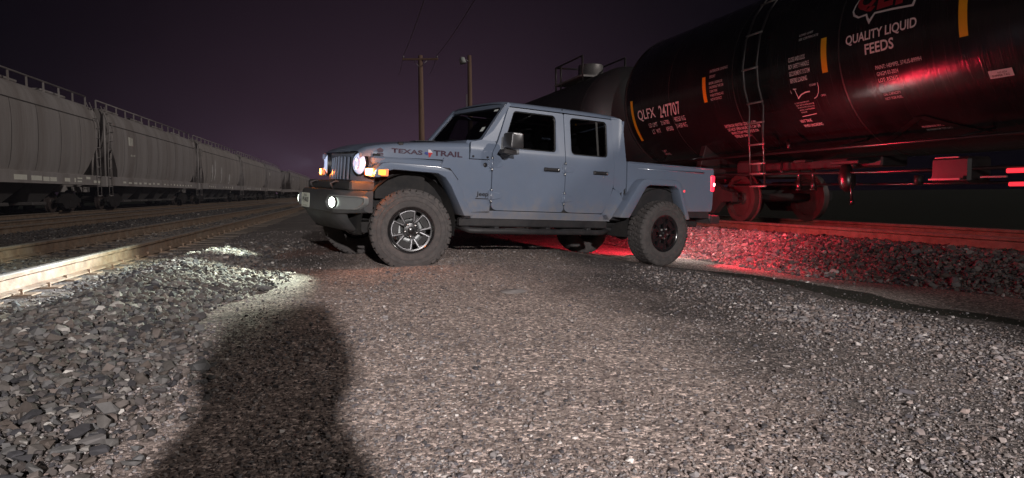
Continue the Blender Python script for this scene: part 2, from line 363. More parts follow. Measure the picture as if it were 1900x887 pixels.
# ---------------------------------------------------------------- terrain
aL = math.radians(12.756); aR = math.radians(17.76)
dL = Vector((-math.sin(aL), math.cos(aL), 0)); nL = Vector((-math.cos(aL), -math.sin(aL), 0))   # lateral to the left
dR = Vector((-math.sin(aR), math.cos(aR), 0)); nR = Vector((math.cos(aR), math.sin(aR), 0))     # lateral to the right
ZL, ZR = .184, .25     # rail-top heights
CREST = np.array([(-6,26),(-2,16),(-.3,11.5),(.5,9.9),(.95,8.9),(1.36,7.85),(2.0,7.15),(2.4,6.1),(2.47,5.35),(2.67,4.82),(3.0,4.3),(3.6,3.4),(4.5,2.2),(6,0),(9,-4)], float)
def crest_d(x, y):
    best = np.full(x.shape, 1e9); sg = np.ones(x.shape)
    for (ax, ay), (bx, by) in zip(CREST, CREST[1:]):
        dx, dy = bx-ax, by-ay; L2 = dx*dx+dy*dy
        t = np.clip(((x-ax)*dx + (y-ay)*dy)/L2, 0, 1); px, py = ax+t*dx, ay+t*dy
        d = np.hypot(x-px, y-py); s = np.where(dx*(y-ay) - dy*(x-ax) > 0, 1., -1.)
        m = d < best; best = np.where(m, d, best); sg = np.where(m, s, sg)
    return best*sg          # positive = far/right side of the crest
def sst(a, b, v):
    t = np.clip((v-a)/(b-a), 0, 1); return t*t*(3-2*t)
_ph = RNG.uniform(0, 2*PI, (40, 2)); _k = RNG.normal(0, 1, (40, 2))
def wob(x, y, sc):
    o = np.zeros_like(x)
    for i in range(14): o += np.sin(x*_k[i,0]*sc + y*_k[i,1]*sc + _ph[i,0])
    return o/14*1.6
def H(x, y):
    x = np.asarray(x, float); y = np.asarray(y, float)
    XL = x*nL.x + y*nL.y; XR = x*nR.x + y*nR.y; c = crest_d(x, y)
    z = .012*np.clip(y-2, 0, 6)*sst(1.2, -1, x)*(1-sst(12, 20, y)) - .012*np.clip(x+.3, 0, 3)
    z = z + .010*wob(x, y, 2.6)*np.exp(-np.hypot(x, y-4)/14) + .005*wob(y, x, 9.)*np.exp(-np.hypot(x, y-4)/10)
    cc = c + .05*wob(x, y, 5.)
    z = z - (.045 + z*.35)*sst(.0, .12, cc) - .105*sst(.1, 1.3, cc)*sst(5.6, 8.4, y) - .04*sst(.3, 1.2, cc)
    z = z + .012*wob(x, y, 4.)*sst(0,.3,cc)*np.exp(-np.hypot(x, y-4)/14)
    # right-hand berm and track bed
    rr = XR + .12*wob(x, y, 2.2)
    br = sst(5.75, 6.75, rr)
    zb = .13 + .015*wob(y, x, 6.)
    zb = np.where(XR > 7.1, .105, zb)
    z = z*(1-br) + zb*br
    z = np.where(XR > 10.6, .105 - .25*sst(10.6, 12, XR), z)
    # left track bed
    lb = sst(1.5, 2.3, XL); z = z*(1-lb) + (.035 - .04*(XL < 5.1))*lb
    pile = np.exp(-((XL-1.55)/.42)**2)*sst(2.2, 4.2, y)*(1-sst(7.0, 9.5, y))
    z = z + .10*pile*(1 + .3*wob(x, y, 3.))
    return z
def axis(lo, hi, d0, d1, far, g=1.18):
    a = [lo]
    while a[-1] < hi: a.append(a[-1] + d0)
    st = d0; v = a[-1]; r = []
    while v < far: st *= g; v += st; r.append(v)
    st = d0; v = lo; l = []
    while v > -far: st *= g; v -= st; l.append(v)
    return np.array(l[::-1] + a + r)
gx = axis(-4.5, 6.5, .035, 0, 900); gy = axis(1.0, 10.5, .035, 0, 1400)
GX, GY = np.meshgrid(gx, gy); GZ = H(GX, GY)
def np_mesh(name, V, F, mats, attrs=None, smooth=False):
    me = bpy.data.meshes.new(name); n = F.shape[1]
    me.vertices.add(len(V)); me.vertices.foreach_set('co', V.astype(np.float32).ravel())
    me.loops.add(F.size); me.loops.foreach_set('vertex_index', F.astype(np.int32).ravel())
    me.polygons.add(len(F)); me.polygons.foreach_set('loop_start', (np.arange(len(F))*n).astype(np.int32))
    me.polygons.foreach_set('use_smooth', np.full(len(F), bool(smooth)))
    for k, a in (attrs or {}).items():
        at = me.attributes.new(k, 'FLOAT', 'POINT'); at.data.foreach_set('value', a.astype(np.float32))
    me.update(calc_edges=True); me.validate()
    for m in mats: me.materials.append(m)
    o = bpy.data.objects.new(name, me); COL.objects.link(o); return o
nx, ny = len(gx), len(gy)
idx = np.arange(nx*ny).reshape(ny, nx)
F = np.stack([idx[:-1,:-1], idx[:-1,1:], idx[1:,1:], idx[1:,:-1]], -1).reshape(-1, 4)
V = np.stack([GX, GY, GZ], -1).reshape(-1, 3)
_x, _y = V[:,0], V[:,1]; _c = crest_d(_x, _y); _xr = _x*nR.x + _y*nR.y
_d = np.abs(_x + .10*_y - .15 + .35*wob(_x, _y, 1.4))
dust = (1-sst(.55, 1.75, _d))*(1-sst(-.6, -.1, _c)*.3); dust = np.maximum(dust, sst(.0,.15,_c)*(1-sst(5.7,6.3,_xr))*(.75+.25*wob(_x,_y,3.)))
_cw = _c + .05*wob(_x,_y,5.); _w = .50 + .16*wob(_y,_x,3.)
crest_shade = sst(.01,.06,_cw)*(1-sst(_w, _w+.07, _cw))*sst(1.1,1.6,_x)*(1-sst(9,10,_y))*.93  # shadow line behind the crest, painted as a near-black band
tag(np_mesh('ground', V, F, [M['ground']], {'dust': np.clip(dust,0,1), 'painted_dark': np.maximum.reduce([crest_shade, sst(10.8,12,_xr), sst(15.,18., _x*nL.x+_y*nL.y), sst(30,60,np.hypot(_x,_y))*(_x*nL.x+_y*nL.y < 1.5)])}, smooth=True), kind='structure')

# ---------------------------------------------------------------- loose stones
def ico(sub):
    b = bmesh.new(); bmesh.ops.create_icosphere(b, subdivisions=sub, radius=1)
    v = np.array([q.co[:] for q in b.verts]); f = np.array([[q.index for q in g.verts] for g in b.faces]); b.free(); return v, f
def shard(npt):
    b = bmesh.new(); p = RNG.normal(0, 1, (npt, 3)); p /= np.linalg.norm(p, axis=1)[:, None]; p *= RNG.uniform(.72, 1.08, (npt, 1))
    for q in p: b.verts.new(q)
    bmesh.ops.convex_hull(b, input=b.verts[:]); b.verts.index_update()
    v = np.array([q.co[:] for q in b.verts]); f = np.array([[q.index for q in g.verts] for g in b.faces if len(g.verts) == 3]); b.free(); return v, f
def stones(name, pts, size, mat_, label, cat, sub=1, flat=.7, sink=.25, jit=.28):
    VV, FF, TT_ = [], [], []; off = 0
    grp = RNG.integers(0, 14, len(pts))
    for gi in range(14):
        m_ = grp == gi
        if not m_.any(): continue
        P, F, t = _stones(shard(13 if jit < .3 else 14), pts[m_], size[m_], flat, sink)
        VV.append(P); FF.append(F + off); TT_.append(t); off += len(P)
    return tag(np_mesh(name, np.concatenate(VV), np.concatenate(FF), [mat_], {'tint': np.concatenate(TT_)}), label, cat, kind='stuff')
def _stones(sh, pts, size, flat, sink):
    v0, f0 = sh; n = len(pts); k = len(v0)
    vv = np.repeat(v0[None], n, 0)
    sc = np.stack([RNG.uniform(.75, 1.35, n), RNG.uniform(.6, 1.1, n), RNG.uniform(flat*.6, flat*1.2, n)], -1)*size[:, None]
    vv = vv*sc[:, None, :]
    a = RNG.uniform(0, 2*PI, n); tx = RNG.normal(0, .35, n)
    y_, z_ = vv[...,1]*np.cos(tx)[:,None]-vv[...,2]*np.sin(tx)[:,None], vv[...,1]*np.sin(tx)[:,None]+vv[...,2]*np.cos(tx)[:,None]
    x_ = vv[...,0]*np.cos(a)[:,None]-y_*np.sin(a)[:,None]; y_ = vv[...,0]*np.sin(a)[:,None]+y_*np.cos(a)[:,None]
    P = np.stack([x_, y_, z_], -1) + pts[:, None, :]
    P[..., 2] += (size*flat*(1-2*sink))[:, None]
    F = (f0[None] + (np.arange(n)*k)[:, None, None]).reshape(-1, 3)
    t = np.repeat(np.clip(RNG.beta(1.6, 2.6, n), 0, 1), k)
    return P.reshape(-1, 3), F, t
def in_view(x, y, m=.06):
    return (np.abs(x)/np.maximum(y, .1) < 1900/2/1275 + m) & (y > 1.2)
# gravel over the yard: density falls with distance, patches of coarser stone
def scatter(n, ylo, yhi):
    y = ylo*(yhi/ylo)**RNG.uniform(0, 1, n); x = RNG.uniform(-1, 1, n)*(y*.80)
    return x, y
x, y = scatter(560000, 1.5, 14.)
patch = np.clip(.5 + .5*wob(x, y, 2.2) + .35*wob(y, x, 6.), 0, 1)
c = crest_d(x, y); XL = x*nL.x + y*nL.y; XR = x*nR.x + y*nR.y
coarse = np.exp(-((c+.75)/.5)**2)*sst(.8, 1.6, x)
dens = .27 + .55*patch**2 + .40*coarse; dens *= np.where((c > -.12) & (XR < 5.8), .12, 1); dens *= (XL < 2.4)*(XR < 6.9)
dens *= .25 + .75*np.clip((RNG.uniform(0,1,len(x))), 0, 1)
k = RNG.uniform(0, 1, len(x)) < dens*.75; x, y, coarse, XR, patch = x[k], y[k], coarse[k], XR[k], patch[k]
sz = RNG.lognormal(math.log(.0034), .48, len(x))*(1 + .8*coarse + .5*patch)*np.clip(.8+.06*y, .9, 1.6); sz = np.clip(sz, .002, .024)
big = RNG.uniform(0, 1, len(x)) < .0012; sz = np.where(big, RNG.uniform(.010, .020, len(x)), sz)
stones('gravel', np.stack([x, y, H(x, y)], -1), sz, M['gravel'], 'loose grey-brown gravel stones strewn over the yard in front of the pickup', 'gravel', flat=.65, sink=.28)
# right berm rubble
n = 40000; s_ = RNG.uniform(-1, 18, n); r_ = RNG.normal(6.45, .38, n); r_ = np.clip(r_, 5.7, 7.3)
x = dR.x*s_ + nR.x*r_; y = dR.y*s_ + nR.y*r_; k = in_view(x, y); x, y = x[k], y[k]
sz = np.clip(RNG.lognormal(math.log(.0145), .5, len(x)), .006, .055)
stones('berm_rubble', np.stack([x, y, H(x, y)], -1), sz, M['gravel'], 'bank of broken stone along the foot of the tank car track', 'rubble', sub=1, flat=.75, sink=.2)
# left ballast pile
n = 42000; s_ = RNG.uniform(1.5, 10.5, n); r_ = RNG.normal(1.6, .40, n)
k = (r_ > .75 + .2*np.sin(s_*1.7)) & (r_ < 2.55) & ((r_ < 2.2) | (RNG.uniform(0,1,n) < .45)); s_, r_ = s_[k], r_[k]
x = dL.x*s_ + nL.x*r_; y = dL.y*s_ + nL.y*r_; k = in_view(x, y, .15) & (RNG.uniform(0, 1, len(x)) < 1.15 - .55*sst(7, 11, y)); x, y, r_ = x[k], y[k], r_[k]
sz = np.clip(RNG.lognormal(math.log(.0165), .40, len(x)), .007, .045)
stones('ballast_pile', np.stack([x, y, H(x, y) + RNG.uniform(0, .035, len(x))*np.exp(-((r_-1.6)/.35)**2)], -1), sz, M['ballast'], 'heap of angular pale grey ballast stones beside the nearest rail', 'ballast', sub=1, flat=.7, sink=.15, jit=.33)
# ballast inside the left tracks
n = 34000; s_ = 3 + 40*RNG.uniform(0, 1, n)**1.6; r_ = RNG.uniform(2.8, 10.5, n)
x = dL.x*s_ + nL.x*r_; y = dL.y*s_ + nL.y*r_; k = in_view(x, y, .05); x, y = x[k], y[k]
sz = np.clip(RNG.lognormal(math.log(.02), .35, len(x)), .01, .04)*np.clip(.8+y*.02, 1, 1.6)
stones('track_ballast', np.stack([x, y, H(x, y)], -1), sz, M['ballast'], 'dark ballast stones between the rails on the left', 'ballast', sub=1, flat=.6, sink=.3)
n = 9000; s_ = 4 + 26*RNG.uniform(0, 1, n)**1.3; r_ = RNG.uniform(7.0, 10.6, n)
x = dR.x*s_ + nR.x*r_; y = dR.y*s_ + nR.y*r_; k = in_view(x, y, .05); x, y = x[k], y[k]
stones('bed_ballast', np.stack([x, y, H(x, y)], -1), np.clip(RNG.lognormal(math.log(.024), .35, len(x)), .012, .05), M['ballast'], 'ballast stones in the bed under the black tank cars', 'ballast', sub=1, flat=.6, sink=.3)

# ---------------------------------------------------------------- railway tracks
RAIL = [(-.07,0),(.07,0),(.07,.012),(.012,.03),(.010,.115),(.036,.13),(.037,.158),(.028,.168),(-.028,.168),(-.037,.158),(-.036,.13),(-.010,.115),(-.012,.03),(-.07,.012)]
def frame(d, n, s, lat, z):
    """local x along the track, z up"""
    yv = Vector((0,0,1)).cross(d)
    m = Matrix.Identity(4)
    for i in range(3): m[i][0] = d[i]; m[i][1] = yv[i]
    p = d*s + n*lat; m[0][3], m[1][3], m[2][3] = p.x, p.y, z
    return m
def track(d, n, lat, ztop, s0, s1, label, ties):
    t = empty('railway_track', frame(d, n, 0, lat, ztop)); t['kind'] = 'structure'; t['label'] = label; t['category'] = 'railway track'
    for sy in (-.752, .752):
        b = MB(); N = 14
        xs = [s0 + (s1-s0)*(i/N)**2 for i in range(N+1)]
        b.grid([[(x, sy+p[0], p[1]-.168) for p in RAIL] for x in xs], smooth=False, close_u=True)
        for f in b.bm.faces:
            if f.calc_center_median().z > -.012: f.material_index = 1
        b.build('rail', [M['rail'], M['railhead']], t)
    if ties:
        b = MB(); b.box(-.115, .115, -1.3, 1.3, -.33, -.178, b=.012); p = b.build('tie', M['tie'], t)
        p.location = (ties[0], 0, 0)
        b = MB()
        for sy in (-.752, .752): b.box(-.09, .09, sy-.17, sy+.17, -.179, -.1665, b=.003)
        pl_ = b.build('tie_plate', M['rail'], p)
        for sy in (-.752, .752):
            for sx, dy in ((-.05,-.085),(.05,.085)):
                b = MB(); b.box(sx-.009, sx+.009, sy+dy-.009, sy+dy+.009, -.17, -.125); b.box(sx-.015, sx+.015, sy+dy-(.02 if dy > 0 else .012), sy+dy+(.012 if dy > 0 else .02), -.14, -.125, b=.004); b.build('spike', M['rail'], p)
        x = ties[0]
        for k in range(1, ties[1]):
            q = copy_tree(p, t); x += .53; q.location = (x, random.uniform(-.05,.05), random.uniform(-.008, .004)); q.rotation_euler = (0, 0, random.uniform(-.02, .02))
    return t
track(dL, nL, 3.50, ZL, -6, 420, 'rusty railway track nearest the camera on the left, lit by the pickup', (2.0, 60))
track(dL, nL, 7.80, ZL, -6, 420, 'empty middle railway track between the nearest rails and the hopper train', (8., 40))
track(dL, nL, 12.0, ZL, -6, 420, 'railway track under the row of covered hopper cars', None)
track(dR, nR, 8.50, ZR, -8, 120, 'railway track under the black tank cars, lit red by the pickup', (3., 40))

# ---------------------------------------------------------------- rail vehicles: shared bogie
def make_bogie(parent, x, r=.42, wb=1.78):
    bg = MB(); bg.box(x-.2, x+.2, -1.05, 1.05, .42, .62, b=.03)
    for sy in (-1, 1):
        bg.box(x-.12, x+.12, sy*.95, sy*1.12, .18, .45, b=.02)
        for k in (-.06, .06): bg.tube([(x+k, sy*1.03, .16), (x+k, sy*1.03, .44)], .05, 8)
    b = bg.build('bogie', M['bogie'], parent)
    for sy in (-1, 1):
        sf = MB()
        top = [(-wb/2-.18,.36),(-wb/2-.18,.52),(-wb/2+.05,.56),(-.45,.72),(.45,.72),(wb/2-.05,.56),(wb/2+.18,.52),(wb/2+.18,.36),(wb/2-.12,.36),(.5,.14),(-.5,.14),(-wb/2+.12,.36)]
        sf.prism(top, sy*.97, sy*1.09, lambda a, b_, c: (x+a, c, b_), bev=.015)
        sf.build('side_frame', M['bogie'], b)
    for sx in (-1, 1):
        ax = MB(); ax.tube([(x+sx*wb/2, -1.0, r), (x+sx*wb/2, 1.0, r)], .075, 12); ax.build('axle', M['bogie'], b)
        for sy in (-1, 1):
            wh = MB()
            prof = [(.0,.02),(.10,.03),(.12,.0),(r*.78,-.02),(r*.80,.06),(r,.055),(r+.003,-.04),(r+.028,-.055),(r+.026,-.085),(r*.80,-.085),(r*.78,-.045),(.12,-.06),(0,-.06)]
            Mx = Matrix.Translation((x+sx*wb/2, sy*.75, r)) @ (Matrix.Identity(4) if sy > 0 else Matrix.Rotation(PI, 4, 'Z'))
            wh.lathe(prof, 40, Mx); wh.build('wheel', M['wheelsteel'], b, autosmooth=40)
    return b

# ---------------------------------------------------------------- covered hopper cars
HS = [(1.40,1.46),(1.485,1.75),(1.545,2.2),(1.575,2.7),(1.58,3.15),(1.555,3.55),(1.51,3.82),(1.44,4.05),(1.32,4.24),(1.10,4.38),(.7,4.47),(0,4.50)]
def hop_y(z):
    zs = [p[1] for p in HS[:9]]; return float(np.interp(z, zs, [p[0] for p in HS[:9]]))
def hop_x(z): return float(np.interp(z, [1.46, 2.75, 4.5], [7.05, 8.30, 8.38]))
def make_hopper(body_mat, label, zpatch):
    t = empty('covered_hopper_car'); tag(t, label, 'hopper car', 'covered hopper cars coupled in the train on the left')
    b = MB()
    prof = [(-y, z) for y, z in HS] + [(y, z) for y, z in HS[::-1][1:]]
    for_x = np.linspace(-1, 1, 23)
    b.grid([[(q*hop_x(z) + 0, y + (0 if abs(y) < .8 else math.copysign(.003*math.cos(q*11*PI*2), y)*(1.3 < z < 4)), z) for y, z in prof] for q in for_x])
    for sgn in (-1, 1):     # ends
        rows = []
        for y, z in HS: rows.append([(sgn*hop_x(z), -y, z), (sgn*hop_x(z), y, z)])
        b.grid(rows, smooth=False)
    b.grid([[(x, -1.40, 1.46), (x, 1.40, 1.46)] for x in (-7.05, 7.05)], smooth=False)
    b.build('body', body_mat, t, autosmooth=50)
    b = MB()
    for sgn in (-1, 1):
        yy = hop_y(3.72)+.008
        b.box(-8.32, 8.32, sgn*(yy-.02), sgn*(yy+.012), 3.70, 3.735)
        for q in np.linspace(-6.5, 6.5, 8):
            zz = np.linspace(1.5, 3.7, 10)
            for z0, z1 in zip(zz, zz[1:]):
                b.add([(q-.015, sgn*(hop_y(z0)+.009), z0), (q+.015, sgn*(hop_y(z0)+.009), z0), (q+.015, sgn*(hop_y(z1)+.009), z1), (q-.015, sgn*(hop_y(z1)+.009), z1)], [(0,1,2,3)])
    b.build('seam', M['seam'], t)
    b = MB()
    for sgn in (-1, 1):
        b.box(-8.75, 8.75, sgn*1.40, sgn*1.49, 1.08, 1.46, b=.012)
        b.box(-8.75, 8.75, sgn*1.30, sgn*1.52, 1.06, 1.09, b=.008)
    for sx in (-1, 1):
        b.box(sx*8.62, sx*8.78, -1.5, 1.5, 1.0, 1.46, b=.02)
        b.box(sx*7.0, sx*8.8, -.2, .2, .78, 1.06, b=.02)
        for sy in (-1, 1):     # end posts and braces holding the slope sheets
            b.tube([(sx*8.70, sy*1.42, 1.4), (sx*8.40, sy*1.38, 4.2)], .05, 8)
            b.tube([(sx*8.0, sy*1.40, 1.4), (sx*8.05, sy*1.47, 2.5)], .045, 8)
            b.tube([(sx*8.65, sy*.5, 1.4), (sx*8.3, sy*.5, 4.3)], .05, 8)
    b.build('side_sill', M['hopper'], t)
    b = MB(); b.box(-8.6, 8.6, -.35, .35, 4.55, 4.60); b.build('running_board', M['galv'], t)
    for sgn in (-1, 1):
        b = MB(); b.tube([(-8.5, sgn*1.12, 4.74), (8.5, sgn*1.12, 4.74)], .03, 8)
        for q in np.linspace(-8.5, 8.5, 14): b.box(q-.04, q+.04, sgn*1.09, sgn*1.13, 4.35, 4.74)
        b.build('roof_railing', M['hopper'], t)
    for q in np.linspace(-6, 6, 4):
        b = MB(); b.box(q-1.1, q+1.1, -.9, .9, 4.46, 4.56, b=.03); b.build('hatch', M['hopper'], t)
    for q in (-4.2, -1.4, 1.4, 4.2):
        b = MB()
        P = [(q-1.2,-1.25,1.08),(q+1.2,-1.25,1.08),(q+1.2,1.25,1.08),(q-1.2,1.25,1.08),(q-.5,-.75,.42),(q+.5,-.75,.42),(q+.5,.75,.42),(q-.5,.75,.42)]
        b.add(P, [(0,1,5,4),(1,2,6,5),(2,3,7,6),(3,0,4,7),(4,5,6,7)])
        b.box(q-.55, q+.55, -.95, .95, .30, .42, b=.02); b.build('hopper_chute', M['seam'], t)
    for sx in (-1, 1):
        for sy in (-1, 1):
            b = MB()
            for dx in (0, .42): b.tube([(sx*(8.62-dx), sy*1.53, .62), (sx*(8.62-dx), sy*1.54, 2.3), (sx*(8.45-dx), sy*1.60, 3.6), (sx*(8.45-dx), sy*1.28, 4.5)], .017, 6)
            for k in range(10):
                z = .62 + k*.40; xx = 8.62 if z < 2.3 else 8.62-.17*(z-2.3)/1.3
                yy = 1.56 if z < 2.3 else (1.56+.06*(z-2.3)/1.3 if z < 3.6 else 1.62-.32*(z-3.6))
                b.tube([(sx*xx, sy*yy, z), (sx*(xx-.42), sy*yy, z)], .016, 6)
            b.build('ladder', M['hopper'], t)
        b = MB(); b.box(sx*8.7, sx*9.1, -.12, .12, .72, .98, b=.04); b.box(sx*8.98, sx*9.16, -.2, .16, .66, 1.04, b=.05); b.build('coupler', M['bogie'], t)
        make_bogie(t, sx*6.55)
    # stencils and reflective patches along the sill
    for sgn in (-1,):
        for (x0, w, z0, h) in zpatch:
            b = MB(); yy = 1.494 if z0 < 1.46 else None
            if yy: b.add([(x0, sgn*yy, z0), (x0+w, sgn*yy, z0), (x0+w, sgn*yy, z0+h), (x0, sgn*yy, z0+h)], [(0,1,2,3)])
            else: b.add([(x0, sgn*(hop_y(z0)+.012), z0), (x0+w, sgn*(hop_y(z0)+.012), z0), (x0+w, sgn*(hop_y(z0+h)+.012), z0+h), (x0, sgn*(hop_y(z0+h)+.012), z0+h)], [(0,1,2,3)])
            b.build('sill_patch', M['reflect'], t)
    return t
def bars(x0, n, w, gap, z0, h, jit=.3): return [(x0+i*(w+gap), w*random.uniform(1-jit, 1), z0+random.uniform(0,.03), h*random.uniform(.7, 1)) for i in range(n)]
pA = [(-6.6,.35,1.16,.18)] + bars(-1.9,2,.45,.12,1.14,.07)+bars(-1.9,2,.4,.16,1.25,.06)+bars(-1.9,2,.5,.1,1.34,.06)+[(-.6,.3,1.15,.16)]+[(1.1,.9,1.16,.17),(2.3,.8,1.16,.16),(3.2,.5,1.15,.15),(3.75,.55,1.15,.15)]+[(5.0,.5,1.16,.14),(5.9,.15,1.15,.16),(6.2,.5,1.28,.06),(6.2,.45,1.16,.06),(7.1,.45,1.29,.1),(7.9,.8,1.15,.1)]
pB = [(-5.9,.30,2.98,.40),(-5.55,.14,2.98,.40),(-5.35,.12,2.98,.38)]+bars(-5.6,3,.16,.1,2.48,.1)+bars(-6.6,8,.5,.3,1.17,.1,.6)+bars(.4,10,.4,.3,1.17,.1,.6)
pC = bars(-5.5,4,.4,.3,1.17,.14,.5)+bars(0,4,.5,.5,1.16,.16,.5)+[(4.0,.5,1.14,.2)]
mwH = lambda s: frame(dL, nL, s, 12.0, ZL)
h1 = make_hopper(M['hopper'], 'pale grey hopper car cut by the left photo edge, white patches along its sill', pA)
h2 = make_hopper(M['hopper'], 'grey hopper car with a small white number panel high on its side, second from left', pB)
h3 = make_hopper(M['hopper2'], 'stained hopper car with white painted ovals on its lower side, third from left', pC)
g = MB()   # painted white ovals (weathered lettering) on the third car
for q, w, z0, z1 in ((-4.6,.5,1.6,2.9),(-3.6,.42,1.7,3.3),(-1.0,.55,1.55,2.85),(2.6,.7,1.5,2.4)):
    for sgn in (-1, 1):
        ring = []
        for i in range(16):
            a = 2*PI*i/16; z = (z0+z1)/2 + (z1-z0)/2*math.sin(a); ring.append((q + w*math.cos(a)*.5, sgn*(hop_y(z)+.014), z))
        g.add(ring, [tuple(range(16))])
g.build('lettering', M['stencil'], h3)
S0 = 23.6; PITCH = 18.2
for o, i in ((h1,0),(h2,1),(h3,2)): o.matrix_world = mwH(S0 + PITCH*i)
for lab, s, src in (('plain tan hopper car with rusty streaks, fourth from the left edge', S0+PITCH*3, h3), ('tan hopper car at the far end of the coupled row, just before the gap', S0+PITCH*4, h2),
                    ('first hopper car beyond the dark gap in the train, behind the pickup grille', 129.4, h2), ('second hopper car beyond the dark gap, half hidden by the pickup front', 147.6, h3), ('third hopper car beyond the dark gap, only its end showing', 165.8, h2)):
    c = copy_tree(src); c['label'] = lab; c.matrix_world = mwH(s)
    if src is h3:
        for ch in list(c.children):
            if ch.name.startswith('lettering'): bpy.data.objects.remove(ch)

# ---------------------------------------------------------------- tank cars
def cyl_pt(R, zc, x, th, off=0.0):     # th in degrees, 0 = facing +y
    a = math.radians(th); return (x, (R+off)*math.cos(a), zc + (R+off)*math.sin(a))
def tank_text(b, txt, x_left, x_right, th_bot, th_top, R=1.48, zc=2.51, bold=0.0, off=.006):
    h = math.radians(th_top-th_bot)*R; bm = text_bm(txt, width=abs(x_left-x_right), height=h, bold=bold)
    map_bm(bm, lambda u, v: cyl_pt(R, zc, x_left-u, th_bot + math.degrees(v/R), off), cut=.06); b.merge(bm)
def make_tank(R, zc, x0, x1, m, label, detailed):
    t = empty('tank_car'); tag(t, label, 'tank car', 'black tank cars on the right')
    b = MB(); pr = []
    hd = .62
    for i in range(9):
        a = PI/2*i/8; pr.append((R*math.sin(a), x0 - hd*math.cos(a)))
    pr[0] = (0, x0-hd)
    for i in range(1, 13): pr.append((R, x0 + (x1-x0)*i/13))
    for i in range(9):
        a = PI/2*(1-i/8); pr.append((R*math.sin(a), x1 + hd*math.cos(a)))
    pr[-1] = (0, x1+hd)
    Mx = Matrix.Translation((0,0,zc)) @ Matrix.Rotation(-PI/2, 4, 'Z')   # +Y axis -> +X
    b.lathe(pr, 96, Mx); shell = b.build('tank_shell', m, t)
    b = MB()
    for q in ([-5.2, -2.55, .55, 2.88, 4.9] if detailed else [x0+.5, x0+4, x1-4, x1-.5]):
        b = MB(); b.lathe([(R+.001, q-.012), (R+.006, q), (R+.001, q+.012)], 72, Mx); b.build('weld_seam', M['tankfit'], t)
    for q in (x0, x1): b = MB(); b.lathe([(R-.004, q-.03), (R+.010, q-.02), (R+.010, q+.02), (R-.006, q+.035)], 72, Mx); b.build('weld_seam', M['tankfit'], t)
    for sx, xe in ((-1, x0), (1, x1)):
        b = MB(); b.box(xe+sx*.95, xe-sx*1.9, -.25, .25, .68, 1.0, b=.02)
        b.box(xe-sx*1.75, xe-sx*2.75, -1.25, 1.25, .78, .98, b=.03)
        b.prism([(-1.15,.9),(1.15,.9),(.95,1.55),(-.95,1.55)], xe-sx*2.2, xe-sx*2.35, lambda a, b_, c: (c, a, b_), bev=.01)
        b.box(xe+sx*.85, xe+sx*.93, -1.35, 1.35, .72, .92, b=.02); b.build('stub_sill', M['tankfit'], t)
    for sx, xe in ((-1, x0), (1, x1)):
        c = MB(); c.box(xe+sx*.9, xe+sx*1.3, -.11, .11, .70, .95, b=.04); c.box(xe+sx*1.2, xe+sx*1.36, -.2, .16, .64, 1.02, b=.05); c.build('coupler', M['bogie'], t)
    for xc in ((4.45, -4.45) if detailed else (x0+2.3, x1-2.3)): make_bogie(t, xc)
    for sgn in (1, -1):
        b = MB(); b.tube([(x0+.3, sgn*1.40, 1.12), (x1-.3, sgn*1.40, 1.12)], .019, 8)
        for q in np.linspace(x0+.5, x1-.5, 8):
            th = math.radians(-58); b.tube([(q, sgn*1.40, 1.12), (q, sgn*R*math.cos(th)*.98, zc+R*math.sin(th))], .014, 6)
        b.build('handrail', M['grab'], t)
    return t
TR = lambda s: frame(dR, nR, s, 8.5, ZR)     # local +y faces the camera side
tk = make_tank(1.48, 2.51, -7.1, 6.7, M['tank'], 'glossy black tank car with white QUALITY LIQUID FEEDS lettering, right of the pickup', True)
R_, Z_ = 1.48, 2.51
b = MB(); tank_text(b, 'QLFX', 6.21, 5.49, -19.3, -9.8, bold=.012); tank_text(b, '247707', 5.33, 4.56, -19.3, -9.8, bold=.012); b.build('reporting_marks', M['stencil'], tk)
b = MB()
tank_text(b, 'LD LMT', 5.87, 5.52, -25.2, -21.8); tank_text(b, '216700', 5.38, 5.07, -25.0, -21.6); tank_text(b, '98250 KG', 4.86, 4.48, -24.4, -20.8)
tank_text(b, 'LT  WT', 5.83, 5.50, -31.0, -27.4); tank_text(b, '69300', 5.27, 5.02, -30.6, -27.0); tank_text(b, '31430 KG', 4.88, 4.50, -29.6, -26.0)
b.build('weight_stencil', M['stencil'], tk)
b = MB()
tank_text(b, 'LIFT', 5.95, 5.78, -50, -47.5); tank_text(b, 'HERE', 5.97, 5.76, -53.5, -51)
b.build('lift_stencil', M['stencil'], tk)
b = MB()
for k, s_ in enumerate(('INTERIOR LINING', 'EPOXY')): tank_text(b, s_, 3.52, 3.52-.055*len(s_)*.62, 3.6-k*3.6, 5.4-k*3.6)
b.build('notice_stencil', M['stencil'], tk); b = MB()
for k, s_ in enumerate(('BEFORE LOADING OR', 'UNLOADING THIS CAR', 'CLEAN TANK', 'WHEN FITTINGS ARE', 'NOT IN CONTACT')): tank_text(b, s_, 3.54, 3.54-.023*len(s_), -4.2-k*2.7, -2.5-k*2.7)
b.build('notice_stencil', M['stencil'], tk); b = MB()
for k, s_ in enumerate(('EXTERIOR HEATER COILS 200 PSI', 'DO NOT OPEN VALVE THIS CAP OFF', 'WHEN STEAM PRESSURE IS ON', 'TESTED BY OWNER')): tank_text(b, s_, 3.42-.03*k, 3.42-.03*k-.029*len(s_), -35.4-k*3.0, -33.2-k*3.0)
b.build('notice_stencil', M['stencil'], tk); b = MB()
for k, s_ in enumerate(('LOAD LIMIT', 'SEE CERTIFICATE')): tank_text(b, s_, 1.32, 1.32-.022*len(s_)-.05, 9.5-k*2.4, 10.7-k*2.4)
b.build('notice_stencil', M['stencil'], tk)
b = MB()
